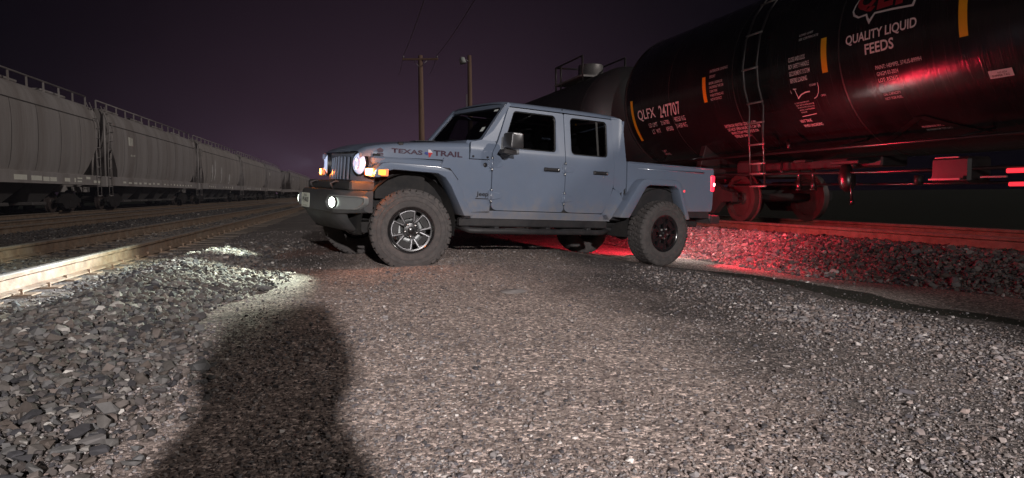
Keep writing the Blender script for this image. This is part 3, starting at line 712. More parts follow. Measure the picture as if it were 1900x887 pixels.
for k, s_ in enumerate(('CLOSE AND LOCK', 'BOV SAFETY HANDLE', 'SECUREMENT SYSTEM', 'BEFORE LOADING')): tank_text(b, s_, 1.52, 1.52-.0245*len(s_), -3.4-k*3.9, -.9-k*3.9, bold=.01)
def cstroke(b, pts, w):
    for (xa, ta), (xb, tb_) in zip(pts, pts[1:]):
        d = Vector((xb-xa, math.radians(tb_-ta)*R_)); nn = Vector((-d.y, d.x)).normalized()*w/2
        q = []
        for sx, st, sg in ((xa,ta,1),(xb,tb_,1),(xb,tb_,-1),(xa,ta,-1)): q.append(cyl_pt(R_, Z_, sx+nn.x*sg, st+math.degrees(nn.y*sg/R_), .006))
        b.add(q, [(0,1,2,3)])
cstroke(b, [(1.47,-18.6),(1.44,-24.2)], .012); cstroke(b, [(1.5,-18.6),(1.43,-18.8)], .012); cstroke(b, [(1.56,-19),(1.55,-21)], .010)
cstroke(b, [(1.45,-24.4),(1.36,-22.4),(1.27,-21.6),(1.18,-21.6)], .018)
cstroke(b, [(1.0,-17.6),(1.0,-20.4),(1.03,-23.2),(1.08,-25.2),(1.14,-26)], .012)
tank_text(b, 'CLOSED', 1.16, 1.03, -18.8, -17.7); tank_text(b, 'OPEN', 1.0, .91, -25.6, -24.5)
b.build('valve_instructions', M['stencil'], tk)
b = MB()
for k, s_ in enumerate(('TO CLOSE THE BOTTOM OUTLET', 'VALVE TURN THE HANDLE UNTIL THE', 'PIN DROPS IN THE LOCKING HOLE', 'AND SEAL THE HANDLE BEFORE', 'MOVING CAR')): tank_text(b, s_, 1.56-.015*k, 1.56-.015*k-.0118*len(s_), -27.4-k*1.5, -26.6-k*1.5)
cstroke(b, [(1.52,-35.6),(1.22,-35.0)], .010)
tank_text(b, 'VENT TANK', 1.62, 1.38, -39.6, -37.6, bold=.01); tank_text(b, 'WHEN UNLOADING', 1.60, 1.22, -43, -41, bold=.01)
b.build('small_print', M['stencil'], tk)
b = MB(); tank_text(b, 'QUALITY LIQUID', .42, -.66, -3.2, 2.2, bold=.02); tank_text(b, 'FEEDS', .11, -.33, -9.4, -4.2, bold=.02); b.build('company_name', M['stencil'], tk)
b = MB()
for k, s_ in enumerate(('PAINT: HEMPEL 374US-8999H', 'GNGM 03-2024', 'LOT: R52615')): tank_text(b, s_, -.02, -.02-.0265*len(s_), -17.6-k*3.2, -15.7-k*3.2)
for k, s_ in enumerate(('GAL CAPACITY', 'NOT FOR FUEL')): tank_text(b, s_, -.02, -.02-.0215*len(s_), -31.2-k*2.4, -29.8-k*2.4)
for k in range(2): tank_text(b, 'AIR RESERVOIR TEST DATE', -.26-.03*k, -.62-.03*k, -53.0-k*2.4, -51.8-k*2.4)
b.build('paint_stencil', M['stencil'], tk)
# company emblem: red letters on a white-edged dark speech bubble, mostly above the frame
b = MB()
out = [(.34,17),(.36,14),(.33,11.5),(.24,9.6),(.12,9.8),(.09,7.4),(.05,5.0),(-.03,9.3),(-.30,8.6),(-.60,7.4),(-.64,12),(-.66,24),(.2,26)]
map_o = lambda a, c_: cyl_pt(R_, Z_, a, c_, .005)
b.panel(out, map_o, cuts=[8,11,14,17,20,23], depth=0)
inn = [(.31,17),(.33,14),(.30,12.1),(.23,10.4),(.10,10.7),(.065,8.2),(.045,7.4),(-.02,10.2),(-.30,9.5),(-.575,8.4),(-.61,12),(-.63,23.2),(.18,25.2)]
bk = MB(); bk.panel(inn, lambda a, c_: cyl_pt(R_, Z_, a, c_, .008), cuts=[9,12,15,18,21], depth=0)
b.build('emblem', M['stencil'], tk); bk.build('emblem_field', M['tank'], tk)
b = MB(); tank_text(b, 'Q', .29, -.02, 11.2, 23, bold=.05, off=.011); tank_text(b, 'L', -.05, -.29, 11.0, 22.5, bold=.05, off=.011); tank_text(b, 'F', -.33, -.58, 10.4, 22, bold=.05, off=.011); b.build('emblem_letters', M['logored'], tk)
for (xa, ta, tb_) in ((6.42,-35.5,-.9),(3.70,-15.2,1.9),(.82,-13.4,4.8),(-1.24,-11.6,5.5),(-4.2,-13,4)):
    b = MB(); rows = []
    for k in range(9):
        th = ta + (tb_-ta)*k/8; rows.append([cyl_pt(R_, Z_, xa+.052, th, .004), cyl_pt(R_, Z_, xa-.052, th, .004)])
    b.grid(rows); b.build('reflective_stripe', M['yellow'], tk)
b = MB(); rows = [[cyl_pt(R_, Z_, -1.42, th, .01), cyl_pt(R_, Z_, -1.68, th, .01)] for th in (-31.5,-30,-28)]; b.grid(rows); b.build('placard', M['sticker'], tk)
b = MB(); tank_text(b, 'SHIPPER TAG', -1.45, -1.64, -30.9, -30.0, off=.013); tank_text(b, 'NO 2024', -1.52, -1.62, -29.6, -28.8, off=.013); b.build('placard_print', M['badge'], tk)
# reinforcing pad, inverted V
b = MB()
for (xa, ta), (xb, tb_) in (((.50,-62),(-.36,-45)),((-.36,-45),(-1.05,-62))):
    rows = []
    for k in range(7):
        f_ = k/6; th = ta+(tb_-ta)*f_; xx = xa+(xb-xa)*f_; rows.append([cyl_pt(R_, Z_, xx+.07, th, .018), cyl_pt(R_, Z_, xx-.07, th, .018)])
    b.grid(rows)
b.build('reinforcing_pad', M['trim'], tk)
# side ladder that follows the shell, then hangs straight
b = MB(); rr_ = MB()
def lad(x):
    p = [cyl_pt(R_, Z_, x-.0, th, .13) for th in (78, 60, 45, 30, 15, 0, -12, -24)]
    return p + [(x, 1.475, 1.5), (x, 1.42, .62)]
for xx in (2.08, 2.42): b.tube(lad(xx), .017, 8)
b.build('ladder', M['grab'], tk)
lp = [Vector(p) for p in lad(2.25)]
for th in (60, 38, 17.5, -2, -21):
    a = cyl_pt(R_, Z_, 2.25, th, .13); rr_ = MB(); rr_.tube([(2.06, a[1], a[2]), (2.44, a[1], a[2])], .016, 8); rr_.build('ladder_rung', M['rung'], tk)
for z in (1.62, 1.28, .98, .82, .62):
    yy = 1.475 if z > 1.5 else 1.42+.055*(z-.62)/.88; rr_ = MB(); rr_.tube([(2.06, yy, z), (2.44, yy, z)], .016, 8); rr_.build('ladder_rung', M['rung'], tk)
# under-tank fittings (bottom outlet, brake rigging, pipes)
b = MB(); b.tube([(4.9,1.22,.86),(2.5,1.22,.82),(.2,1.2,.78),(-3,1.2,.78)], .02, 8); b.tube([(3.6,.9,.66),(0,.9,.62),(-4,.9,.62)], .016, 8); b.build('brake_rod', M['grab'], tk)
for q in (1.58, 1.28):
    b = MB(); b.tube([(q,1.2,.86),(q,1.2,.70)], .028, 10); b.tube([(q,1.2,.70),(q,1.2,.62),(q,1.2,.555)], [.028,.04,.034], 10); b.tube([(q,1.2,.58),(q,1.2,.55)], .05, 10); b.build('drain_pipe', M['grab'], tk)
b = MB(); b.tube([(.66,1.2,.92),(.66,1.2,.80),(.64,1.2,.72),(.62,1.2,.60),(.60,1.2,.53)], [.05,.09,.115,.10,.05], 16); b.tube([(.55,1.22,.72),(.50,1.24,.36)], .016, 8); b.tube([(.5,1.24,.42),(.5,1.24,.35)], .026, 8); b.build('outlet_valve', M['grab'], tk)
b = MB(); b.box(.35,.85,1.1,1.3,.90,.95,b=.01); b.box(1.35,1.6,1.15,1.3,.96,1.0,b=.008); b.box(.2,2.6,.6,1.05,.86,1.0,b=.02); b.box(2.6,3.2,.7,1.15,.8,1.06,b=.04); b.build('underframe_bracket', M['tankfit'], tk)
b = MB(); b.tube([(1.9,1.25,1.0),(1.9,1.27,.86),(1.86,1.27,.82)], .02, 8); b.tube([(1.75,1.28,1.3),(1.7,1.3,1.25),(1.68,1.3,1.18)], .03, 8); b.build('lever', M['grab'], tk)
b = MB(); b.box(-1.2,-.7,.9,1.25,.62,.92,b=.03); b.box(-1.15,-.74,1.25,1.28,.66,.70); b.tube([(-.5,1.2,.72),(-.5,1.2,.60)], .05, 10); b.build('control_box', M['tankfit'], tk)
b = MB(); b.box(-1.12,-.72,1.281,1.30,.655,.675); b.box(-1.6,-1.3,1.2,1.22,.67,.69); b.box(-1.1,-.8,1.281,1.3,.905,.92); b.build('step_edge', M['rung'], tk)
b = MB(); b.tube([(-2.9,1.0,.78),(-2.05,1.0,.78)], .16, 16); b.build('air_reservoir', M['bogie'], tk)
b = MB(); b.box(-2.05,-1.63,1.24,1.28,.715,.765,b=.01); b.build('red_reflector', M['redmark'], tk); b = MB(); b.box(-1.84,-1.66,1.24,1.28,.575,.62,b=.01); b.build('red_reflector', M['redmark'], tk)  # red reflectors; emission stands in for the tail light they return
tk.matrix_world = TR(7.0)
tk2 = make_tank(1.40, 2.40, -6.2, 6.2, M['tank2'], 'dull black tank car with a railed manway on top, partly hidden behind the pickup cab', False)
b = MB(); b.lathe([(.0,4.22),(.34,4.22),(.36,4.20),(.36,3.95),(.40,3.93),(.40,3.6)], 28, Matrix.Translation((-4.0, .1, 0)) @ Matrix.Rotation(PI/2, 4, 'X')); b.build('manway', M['galv'], tk2)
b = MB()
for px_ in (-4.9, -3.3, -2.9):
    for py_ in (-.55, .75): b.tube([(px_, py_, 3.6), (px_, py_, 4.3)], .03, 8)
for py_ in (-.55, .75): b.tube([(-4.9, py_, 4.3), (-2.9, py_, 4.3)], .025, 8)
b.tube([(-2.9,-.55,4.3),(-2.9,.75,4.3)], .025, 8); b.build('guard_rail', M['tankfit'], tk2)
b = MB(); b.box(-4.9,-2.9,-.6,.8,3.74,3.79); b.build('platform', M['galv'], tk2)
b = MB(); rows = [[cyl_pt(1.40, 2.40, -5.95+.05, th, .004), cyl_pt(1.40, 2.40, -5.95-.05, th, .004)] for th in np.linspace(-14, 4, 7)]; b.grid(rows); b.build('reflective_stripe', M['yellow'], tk2)
tk2.matrix_world = TR(22.6)

# ---------------------------------------------------------------- pickup truck
RT = np.array([[-.8472145245868056,.5280930978998639,.05783795617117902],[-.5291126331848655,-.8485470901980927,-.002767150253963249],[.047616916461812195,-.03294716317463509,.9983221492611556]])
TT = np.array([1.4536905440478678,9.619201750176268,-.923764468344594+CZ])
tm = Matrix.Identity(4)
for i in range(3):
    for j in range(3): tm[i][j] = RT[i][j]
    tm[i][3] = TT[i]
truck = empty('pickup_truck', tm)
tag(truck, 'blue-grey four-door pickup truck with headlights and amber turn signals on, parked on the gravel', 'pickup truck')
def TP(x, y, z): return tm @ Vector((x, y, z))
WB = 3.488
YS = [(.40,.74),(.545,.772),(.62,.79),(.80,.80),(1.08,.797),(1.19,.79),(1.285,.784),(1.305,.778),(1.80,.690),(1.83,.675),(1.86,.64)]
def ys(z): return float(np.interp(z, [p[0] for p in YS], [p[1] for p in YS]))
CUTS = [.62,.8,.95,1.08,1.19,1.285,1.305]
def side_panel(name, outline, side, holes=(), off=0., material=None, parent=truck, depth=.03, cuts=CUTS):
    b = MB(); b.panel(outline, lambda a, c: (a, side*(ys(c)+off), c), holes=holes, cuts=cuts, depth=depth, dvec=(0,-side,0))
    return b.build(name, material or M['paint'], parent, autosmooth=35)
FW = rpoly([(2.405,1.335),(2.235,1.765),(1.655,1.765),(1.675,1.335)], [.03,.05,.06,.05])   # front window opening
RW = rpoly([(1.452,1.325),(1.452,1.765),(.885,1.765),(.895,1.325)], .06)
FD = rpoly([(2.535,.64),(2.535,1.27),(2.46,1.40),(2.30,1.80),(1.547,1.80),(1.547,.64)], [.09,.05,.15,.03,.02,.05])
RD = rpoly([(1.537,.64),(1.537,1.80),(.80,1.80),(.80,1.0),(.86,.80),(.95,.64)], [.09,.02,.04,.1,.05,.05])
def scaled(poly, d):     # crude inset towards the middle
    cx = sum(p[0] for p in poly)/len(poly); cz = sum(p[1] for p in poly)/len(poly)
    return [(cx+(x-cx)*(1-d/abs(.29)), cz+(z-cz)*(1-d/.22)) for x, z in poly]
for side in (1, -1):
    # ---- doors
    for nm, outl, win, hx in (('front_door', FD, FW, 1.745), ('rear_door', RD, RW, 1.02)):
        d = side_panel(nm, outl, side, holes=[win], off=.006)
        b = MB(); b.panel([p for p in scaled(win, -.004)], lambda a, c: (a, side*(ys(c)-.004), c), holes=[scaled(win, .013)], depth=.012, dvec=(0,-side,0)); b.build('window_seal', M['trim'], d)
        b = MB(); b.panel(scaled(win, -.008), lambda a, c: (a, side*(ys(c)-.017), c), depth=0); b.build('window', M['glass'], d)
        if nm == 'rear_door':
            b = MB(); b.box(1.03,1.045, side*(ys(1.33)-.02), side*(ys(1.33)-.004), 1.325, 1.33); bb = b.bm; bb.free(); b = MB()
            b.add([(1.05, side*(ys(1.325)-.008), 1.325),(1.02, side*(ys(1.325)-.008), 1.325),(1.02, side*(ys(1.765)-.008), 1.765),(1.05, side*(ys(1.765)-.008), 1.765)], [(0,1,2,3)])
            b.build('window_divider', M['trim'], d)
        y0 = side*(ys(1.13)+.006)
        b = MB(); b.box(hx-.105, hx+.105, y0+side*.012, y0+side*.040, 1.112, 1.150, b=.012)
        for q in (-.09, .085): b.box(hx+q-.022, hx+q+.022, y0-side*.002, y0+side*.026, 1.108, 1.152, b=.008)
        h = b.build('door_handle', M['plastic'], d)
        b = MB(); b.lathe([(0,.045),(.012,.045),(.013,.04)], 14, Matrix.Translation((hx-.082, 0, 1.131)) @ (Matrix.Translation((0, y0 if side > 0 else y0, 0)) @ (Matrix.Identity(4) if side > 0 else Matrix.Rotation(PI,4,'Z')))); b.build('lock', M['steel'], h)
        b = MB(); b.box(hx-.12, hx+.10, y0-side*.004, y0+side*.0015, 1.09, 1.118, b=.003); b.build('handle_recess', M['trim'], d)
        ex = 2.535 if nm == 'front_door' else 1.54
        for zc in (1.15, .80):
            yy = side*(ys(zc)+.006); b = MB()
            b.tube([(ex+.012, yy+side*.012, zc-.055), (ex+.012, yy+side*.012, zc+.055)], .013, 10)
            b.box(ex+.004, ex+.045, yy-side*.002, yy+side*.012, zc-.05, zc+.05, b=.005)
            b.prism(rpoly([(ex,zc-.045),(ex-.11,zc-.028),(ex-.14,zc),(ex-.11,zc+.028),(ex,zc+.045)], .012), yy-side*.004, yy+side*.010, lambda a, c, e: (a, e, c), bev=.004)
            hg = b.build('hinge', M['paint'], d)
            b = MB()
            for dz in (-.062, .062): b.tube([(ex+.012, yy+side*.013, zc+dz-.014), (ex+.012, yy+side*.013, zc+dz+.014)], .012, 10)
            b.build('hinge_pin', M['steel'], hg)
    # ---- cowl side behind the front wheel, rocker, cab corner, bed side
    cow = [(2.545,.605),(2.545,1.185),(3.12,1.178),(3.16,1.08),(3.08,1.0),(2.90,.66),(2.87,.605)]
    cw = side_panel('cowl_side', cow, side)
    up = rpoly([(2.545,1.195),(2.545,1.262),(2.475,1.395),(2.66,1.405),(2.80,1.37),(2.815,1.19)], [0,.05,.02,.06,.02,0])
    side_panel('upper_cowl', up, side, cuts=[1.285,1.305])
    side_panel('rocker_panel', [(.80,.545),(2.875,.545),(2.875,.60),(2.545,.632),(1.0,.632),(.86,.62)], side)
    side_panel('cab_corner', rpoly([(.792,.96),(.792,1.83),(.62,1.83),(.595,1.29),(.595,.97),(.68,.9)], [0,0,.06,.02,.02,0]), side)
    side_panel('cab_corner_lower', [(.795,.95),(.70,.92),(.62,.80),(.80,.565),(.90,.562),(.94,.632),(.86,.80)], side, depth=.02)
    bedo = [(.575,1.288),(.575,.86),(.44,1.06),(.40,1.08),(-.16,1.09),(-.23,1.06),(-.40,.70),(-.965,.715),(-.985,.75),(-.985,1.275),(-.97,1.300)]
    bs = side_panel('bed_side', bedo, side, off=.0)
    b = MB(); b.box(-.97, .57, side*.62, side*.792, 1.284, 1.303, b=.008); b.build('bed_rail', M['paint'], bs)
    b = MB(); b.panel(rpoly([(.40,1.235),(-.80,1.248),(-.80,1.222),(.40,1.212)], .012), lambda a, c: (a, side*(ys(c)+.0015), c), depth=.012, dvec=(0,-side,0)); b.build('bed_crease', M['paint'], bs)
    b = MB(); b.box(-.97, .57, side*.60, side*.76, .62, 1.28); b.build('bed_wall', M['plastic'], truck)
    # ---- flares and wheel wells
    ff = [(3.945,.93),(3.935,1.01),(3.86,1.075),(3.78,1.088),(3.24,1.078),(3.10,1.04),(3.03,.96),(2.835,.60),(2.82,.572),(2.93,.572),(3.10,.88),(3.17,.965),(3.26,1.005),(3.74,1.015),(3.85,.985),(3.88,.93)]
    b = MB(); b.prism(ff, side*.70, side*.938, lambda a, c, e: (a, e - (side*.03*max(0, (3.0-a)) if abs(e) > .8 else 0), c), bev=.014); fl = b.build('fender_flare', M['paint'], truck, autosmooth=40)
    b = MB(); b.panel(rpoly([(3.155,1.075),(3.06,1.07),(2.955,.955),(2.985,.915),(3.02,.925)], .012), lambda a, c: (a, side*(ys(c)+.012), c), depth=.02, dvec=(0,-side,0)); b.build('fender_vent', M['plastic'], cw)
    rf = [(.775,.60),(.765,.63),(.50,1.02),(.435,1.08),(.36,1.098),(-.14,1.105),(-.21,1.085),(-.255,1.03),(-.43,.60),(-.36,.60),(-.20,.985),(-.14,1.025),(.31,1.02),(.37,.99),(.62,.60)]
    b = MB(); b.prism(rf, side*.76, side*.938, lambda a, c, e: (a, e, c), bev=.014); rfl = b.build('fender_flare', M['paint'], truck, autosmooth=40)
    b = MB(); b.box(-.30,-.275, side*.935, side*.945, .955, .985, b=.003); b.build('side_marker', M['redmark'], rfl)
    for cx in (0, WB):
        b = MB(); rows = []
        for k in range(15):
            a = math.radians(-12 + 204*k/14); rows.append([(cx+.50*math.cos(a)*1.05, side*yy, .46+.535*math.sin(a)) for yy in (.40,.60,.80)])
        b.grid(rows)
        r2 = [r[0] for r in rows]; b.add(r2, [tuple(range(len(r2)))])
        b.build('wheel_liner', M['under'], truck)
    # ---- turn signal across the front face of the flare
    b = MB(); p = [(3.965,.70),(3.968,.78),(3.91,.925),(3.80,.948),(3.80,.72)]
    b.prism(p, .945, 1.018, lambda a, c, e: (a, side*c, e), bev=.010); ts = b.build('turn_signal', M['amberdim'], truck, autosmooth=40)
    b = MB(); b.prism([(3.974,.765),(3.968,.80),(3.938,.865),(3.90,.80)], .948, 1.014, lambda a, c, e: (a, side*c, e), bev=.006); b.build('bulb_segment', M['ambercore'], ts)
    b = MB(); b.prism([(3.932,.885),(3.908,.938),(3.83,.952),(3.85,.86)], .954, 1.008, lambda a, c, e: (a, side*c, e), bev=.008); b.build('bulb_segment', M['amber'], ts)
    # ---- mirror
    b = MB(); b.prism(rpoly([(2.33,1.315),(2.50,1.315),(2.49,1.49),(2.34,1.49)], .03), side*.915, side*1.085, lambda a, c, e: (a - .09*(abs(e)-.915)*1.0, e, c), bev=.03); mi = b.build('side_mirror', M['mirror_shell'], truck, autosmooth=40)
    b = MB(); b.tube([(2.40, side*.77, 1.27), (2.42, side*.87, 1.262), (2.44, side*.98, 1.285)], [.045,.05,.035], 12); b.prism(rpoly([(2.35,1.255),(2.53,1.265),(2.50,1.31),(2.36,1.31)], .015), side*.88, side*1.0, lambda a, c, e: (a, e, c), bev=.012); b.build('mirror_arm', M['plastic'], mi, autosmooth=40)
    b = MB(); b.box(2.326, 2.332, side*.935, side*1.065, 1.335, 1.48, b=.002); b.build('mirror_glass', M['steel'], mi)
    # ---- side step / rock rail
    b = MB(); b.box(.84, 2.90, side*.70, side*.775, .455, .548, b=.012); b.build('sill_guard', M['plastic'], truck)
    b = MB(); b.tube([(2.86, side*.62, .45), (2.78, side*.80, .415), (2.6, side*.82, .41), (.98, side*.82, .405), (.86, side*.78, .42), (.82, side*.62, .45)], .033, 12)
    for q in (2.45, 1.75, 1.15): b.box(q-.03, q+.03, side*.46, side*.82, .42, .46, b=.01)
    for q in (2.2, 1.4): b.box(q-.16, q+.16, side*.78, side*.845, .425, .445, b=.006)
    b.build('side_step', M['plastic'], truck)
    # ---- taillight
    b = MB(); b.box(-1.012, -.925, side*.60, side*.803, .985, 1.205, b=.014); tl = b.build('taillight', M['red'], truck)
    b = MB(); b.lathe([(0,.03),(.022,.025),(.03,0)], 16, Matrix.Translation((-.985, side*.785, 1.085)) @ Matrix.Rotation(math.radians(60*side - (0 if side > 0 else 180)), 4, 'Z')); b.build('bulb', M['redcore'], tl)

# lettering on the body sides
def side_text(b, txt, x_left, x_right, z0, z1, side=1, off=.004, bold=0.0, yf=None, slope=0.0):
    bm = text_bm(txt, width=abs(x_left-x_right), height=z1-z0, bold=bold)
    map_bm(bm, lambda u, v: (x_left-u, side*((yf(x_left-u, z0+v) if yf else ys(z0+v))+off), z0+v+slope*u), cut=.04); b.merge(bm)
hood_hw = lambda x: float(np.interp(x, [2.80,3.3,3.7,3.9,3.96], [.785,.750,.705,.672,.63]))
hood_top = lambda x: float(np.interp(x, [2.82,3.1,3.4,3.65,3.82,3.93,3.985], [1.378,1.358,1.332,1.303,1.276,1.245,1.205]))
hy = lambda x, z: hood_hw(x) - .10*max(0, (z-1.14))*.35
b = MB(); side_text(b, 'TEXAS', 3.685, 3.355, 1.192, 1.240, yf=hy, bold=.03, off=.005, slope=-.012); b.build('hood_lettering', M['decal'], truck); b = MB(); side_text(b, 'TRAIL', 3.235, 2.905, 1.192, 1.250, yf=hy, bold=.03, off=.005, slope=.0); b.build('hood_lettering', M['decal'], truck)
b = MB()
for nm, pts, mt in (('b', [(3.33,1.222),(3.295,1.222),(3.295,1.205),(3.30,1.19),(3.335,1.205)], 'starb'), ('w', [(3.295,1.25),(3.27,1.25),(3.245,1.22),(3.295,1.22)], 'star'), ('r', [(3.295,1.22),(3.245,1.22),(3.27,1.18),(3.285,1.165)], 'starr')):
    b = MB(); b.panel(pts, lambda a, c: (a, hy(a, c)+.006, c), depth=0); b.build('state_emblem', M[mt], truck)
b = MB()
for pts in ([(3.835,1.215),(3.80,1.235),(3.765,1.215),(3.775,1.19),(3.825,1.19)], [(3.83,1.182),(3.77,1.182),(3.765,1.165),(3.835,1.165)], [(3.82,1.158),(3.775,1.158),(3.75,1.142),(3.845,1.142)]):
    b.panel(rpoly(pts, .006), lambda a, c: (a, hy(a, c)+.008, c), depth=0)
b.build('hood_badge', M['decal'], truck)
b = MB(); side_text(b, 'Jeep', 2.725, 2.575, .775, .838, bold=.02); b.add([(2.735, ys(.76)+.004, .757),(2.570, ys(.76)+.004, .757),(2.570, ys(.76)+.004, .766),(2.735, ys(.76)+.004, .766)], [(0,1,2,3)]); b.build('maker_badge', M['badge'], truck)
b = MB(); b.lathe([(0,.008),(.022,.008),(.026,.0)], 20, Matrix.Translation((2.625, ys(1.13), 1.13))); b.build('round_badge', M['badge'], truck)
b = MB()
for q, z in ((2.78,1.215),(2.60,1.215)): b = MB(); b.tube([(q, ys(z)-.005, z), (q, ys(z)+.012, z)], .012, 10); b.build('footman_bolt', M['badge'], truck)
# small specular chips: screws along the door edge
for q, z in ((.96,1.14),(.96,1.085)): b = MB(); b.lathe([(0,.006),(.007,.005),(.009,0)], 10, Matrix.Translation((q, ys(z)+.006, z))); b.build('door_screw', M['steel'], truck)
b = MB(); b.box(-1.176,-1.165,-.07,.07,.60,.625,b=.003); b.build('plate_lamp', M['platelamp'], truck)

# ---- hood
b = MB(); rows = []
for x in (3.992, 3.985, 3.96, 3.92, 3.82, 3.65, 3.4, 3.1, 2.825):
    hw, zt = hood_hw(x), hood_top(x); zl = 1.175 if x > 3.97 else 1.14+.02*(3.9-x)/1.0
    sh = zt-.035
    half = [(0, zt+.012),(.18, zt+.012),(.30, zt+.004),(.36, zt-.006),(hw*.78, zt-.010),(hw*.93, zt-.020),(hw*.985, sh-.02),(hw*.995, sh-.05),(hy(x, zl)+.002, zl)]
    if x > 3.99: half = [(y, min(z, 1.19)) for y, z in half]
    rows.append([(x, -y, z) for y, z in half[::-1]] + [(x, y, z) for y, z in half[1:]])
b.grid(rows); hood = b.build('hood', M['paint'], truck, autosmooth=45)
for sy in (1, -1):
    b = MB(); b.box(3.54, 3.60, sy*.66, sy*.715, 1.195, 1.265, b=.012); h_ = b.build('hood_latch', M['plastic'], hood); h_.location = (.0, sy*-.028, .045)
b = MB()
for q in (.22, -.22): b.prism(rpoly([(3.25, q-.09),(3.0, q-.09),(3.0, q+.09),(3.25, q+.09)], .02), 0, .006, lambda a, c, e: (a, c, hood_top(a)+.0125+e))
b.build('hood_vent', M['plastic'], hood)
# fender shelf beside the hood and apron between hood and grille
b = MB()
for sy in (1, -1): b = MB(); b.box(2.90, 3.90, sy*.62, sy*.765, 1.06, 1.145, b=.02); b.build('inner_fender', M['paint'], truck)
b = MB(); b.box(2.3, 3.84, -.58, .58, .62, 1.10); b.box(3.3, 3.84, -.70, .70, .72, 1.05); b.build('engine_block', M['under'], truck)
# ---- grille
gx_ = lambda y, z: 4.005 - .075*(y/.56)**2 - .10*max(0, z-1.0)*.6
gout = rpoly([(-.735,.875),(.735,.875),(.735,1.06),(.66,1.19),(-.66,1.19),(-.735,1.06)], [.04,.04,.08,.05,.05,.08])
holes = []
for k in range(7):
    yc = (k-3)*.098; zt = 1.150 - .004*abs(k-3); holes.append(rpoly([(yc-.033,.895),(yc+.033,.895),(yc+.033,zt),(yc-.033,zt)], .02))
for sy in (1, -1): holes.append([(sy*.53+.121*math.cos(a), 1.065+.121*math.sin(a)) for a in np.linspace(0, 2*PI, 33)[:-1]])
b = MB(); b.panel(gout, lambda a, c: (gx_(a, c), a, c), holes=holes, cuts=[-.6,-.5,-.4,.4,.5,.6], depth=.014, dvec=(-1,0,0), axis=0)
gr = b.build('grille', M['paint'], truck, autosmooth=35)
b = MB(); b.box(3.80, 3.87, -.70, .70, .86, 1.17); b.build('grille_mesh', M['trim'], gr)
for sy in (1, -1):
    cxh = gx_(.53, 1.065)+.012
    Mh = Matrix.Translation((cxh+.004, sy*.53, 1.065)) @ Matrix.Rotation(math.radians(17*sy), 4, 'Z') @ Matrix.Rotation(-PI/2, 4, 'Z')
    b = MB(); b.lathe([(.120,-.02),(.126,.0),(.124,.012),(.112,.014),(.109,.004),(.109,-.04)], 40, Mh); hl = b.build('headlight', M['trim'], truck, autosmooth=50)
    b = MB(); b.lathe([(.109,.002),(.10,.018),(.075,.034),(.04,.044),(0,.048)], 40, Mh); b.build('lens', M['head'], hl)
    b = MB()
    b.lathe([(.062,.042),(.060,.047),(.048,.050),(.044,.044)], 32, Mh); b.merge(MB().bm)
    b.build('reflector_ring', M['headdark'], hl)
    b = MB(); 
    for q in (-.045, .04): b.lathe([(0,.052),(.015,.050),(.020,.044)], 16, Mh @ Matrix.Translation((0, 0, q)))
    b.build('led', M['headcore'], hl)
# ---- front bumper
def bx(y): return float(np.interp(abs(y), [0,.45,.60,.70,.80,.88], [4.262,4.255,4.225,4.14,4.03,3.95]))
b = MB(); prof = [(-.06,.545),(-.02,.55),(0,.57),(.004,.70),(-.01,.765),(-.03,.785),(-.09,.79),(-.09,.55)]
ysb = [-.83,-.80,-.75,-.70,-.65,-.60,-.52,-.45,-.3,-.15,0,.15,.3,.45,.52,.60,.65,.70,.75,.80,.83]
b.grid([[(bx(y)+dx, y, z + (.03*(abs(y)-.6)/.28 if abs(y) > .6 and z < .6 else 0)) for dx, z in prof] for y in ysb], close_u=True)
for sg in (0, -1): 
    y = ysb[sg]; b.add([(bx(y)+dx, y, z + (.03 if z < .6 else 0)) for dx, z in prof], [tuple(range(len(prof)))])
fb = b.build('front_bumper', M['bumper'], truck, autosmooth=35)
b = MB(); b.grid([[(bx(y)-.03+dx, y*.92, z) for dx, z in ((0,.552),(-.02,.50),(-.10,.40),(-.18,.365),(-.3,.36))] for y in ysb[3:-3]]); b.build('skid_plate', M['bumper'], fb, autosmooth=35)
b = MB(); b.box(3.85, 4.12, -.74, .74, .78, .885, b=.02); b.build('bumper_beam', M['bumper'], fb)
for sy in (1, -1):
    b = MB(); b.tube([(4.16, sy*.36, .78), (4.20, sy*.36, .85), (4.14, sy*.36, .875), (4.06, sy*.36, .85), (4.05, sy*.36, .78)], .014, 8); b.build('tow_hook', M['plastic'], fb)
    fo = rpoly([(.475,.665),(.53,.735),(.86,.735),(.86,.66),(.80,.60),(.53,.59)], [.02,.03,.03,.05,.04,.03])
    fi = rpoly([(.49,.665),(.537,.722),(.845,.722),(.845,.662),(.79,.612),(.537,.603)], [.02,.025,.025,.05,.035,.025])
    def fm(o): return lambda a, c: (bx(a)+o+.004, sy*a, c)
    b = MB(); b.panel(fo, fm(.030), holes=[fi], cuts=[.6,.7,.8], depth=.04, dvec=(-1,0,0), axis=0); b.build('fog_light_bezel', M['recess'], fb)
    b = MB(); b.panel(fi, fm(.0015), cuts=[.6,.65,.7,.75,.8], depth=0, axis=0); b.build('fog_light_recess', M['recess'], fb)
    Mf = Matrix.Translation((bx(.60)+.022, sy*.60, .663)) @ Matrix.Rotation(math.radians(22*sy), 4, 'Z') @ Matrix.Rotation(-PI/2, 4, 'Z')
    b = MB(); b.lathe([(.056,-.02),(.060,.006),(.052,.010),(.05,.004)], 32, Mf); fg = b.build('fog_light', M['trim'], fb)
    b = MB(); b.lathe([(.052,.004),(.04,.014),(.02,.019),(0,.020)], 32, Mf); b.build('lens', M['fog'], fg)
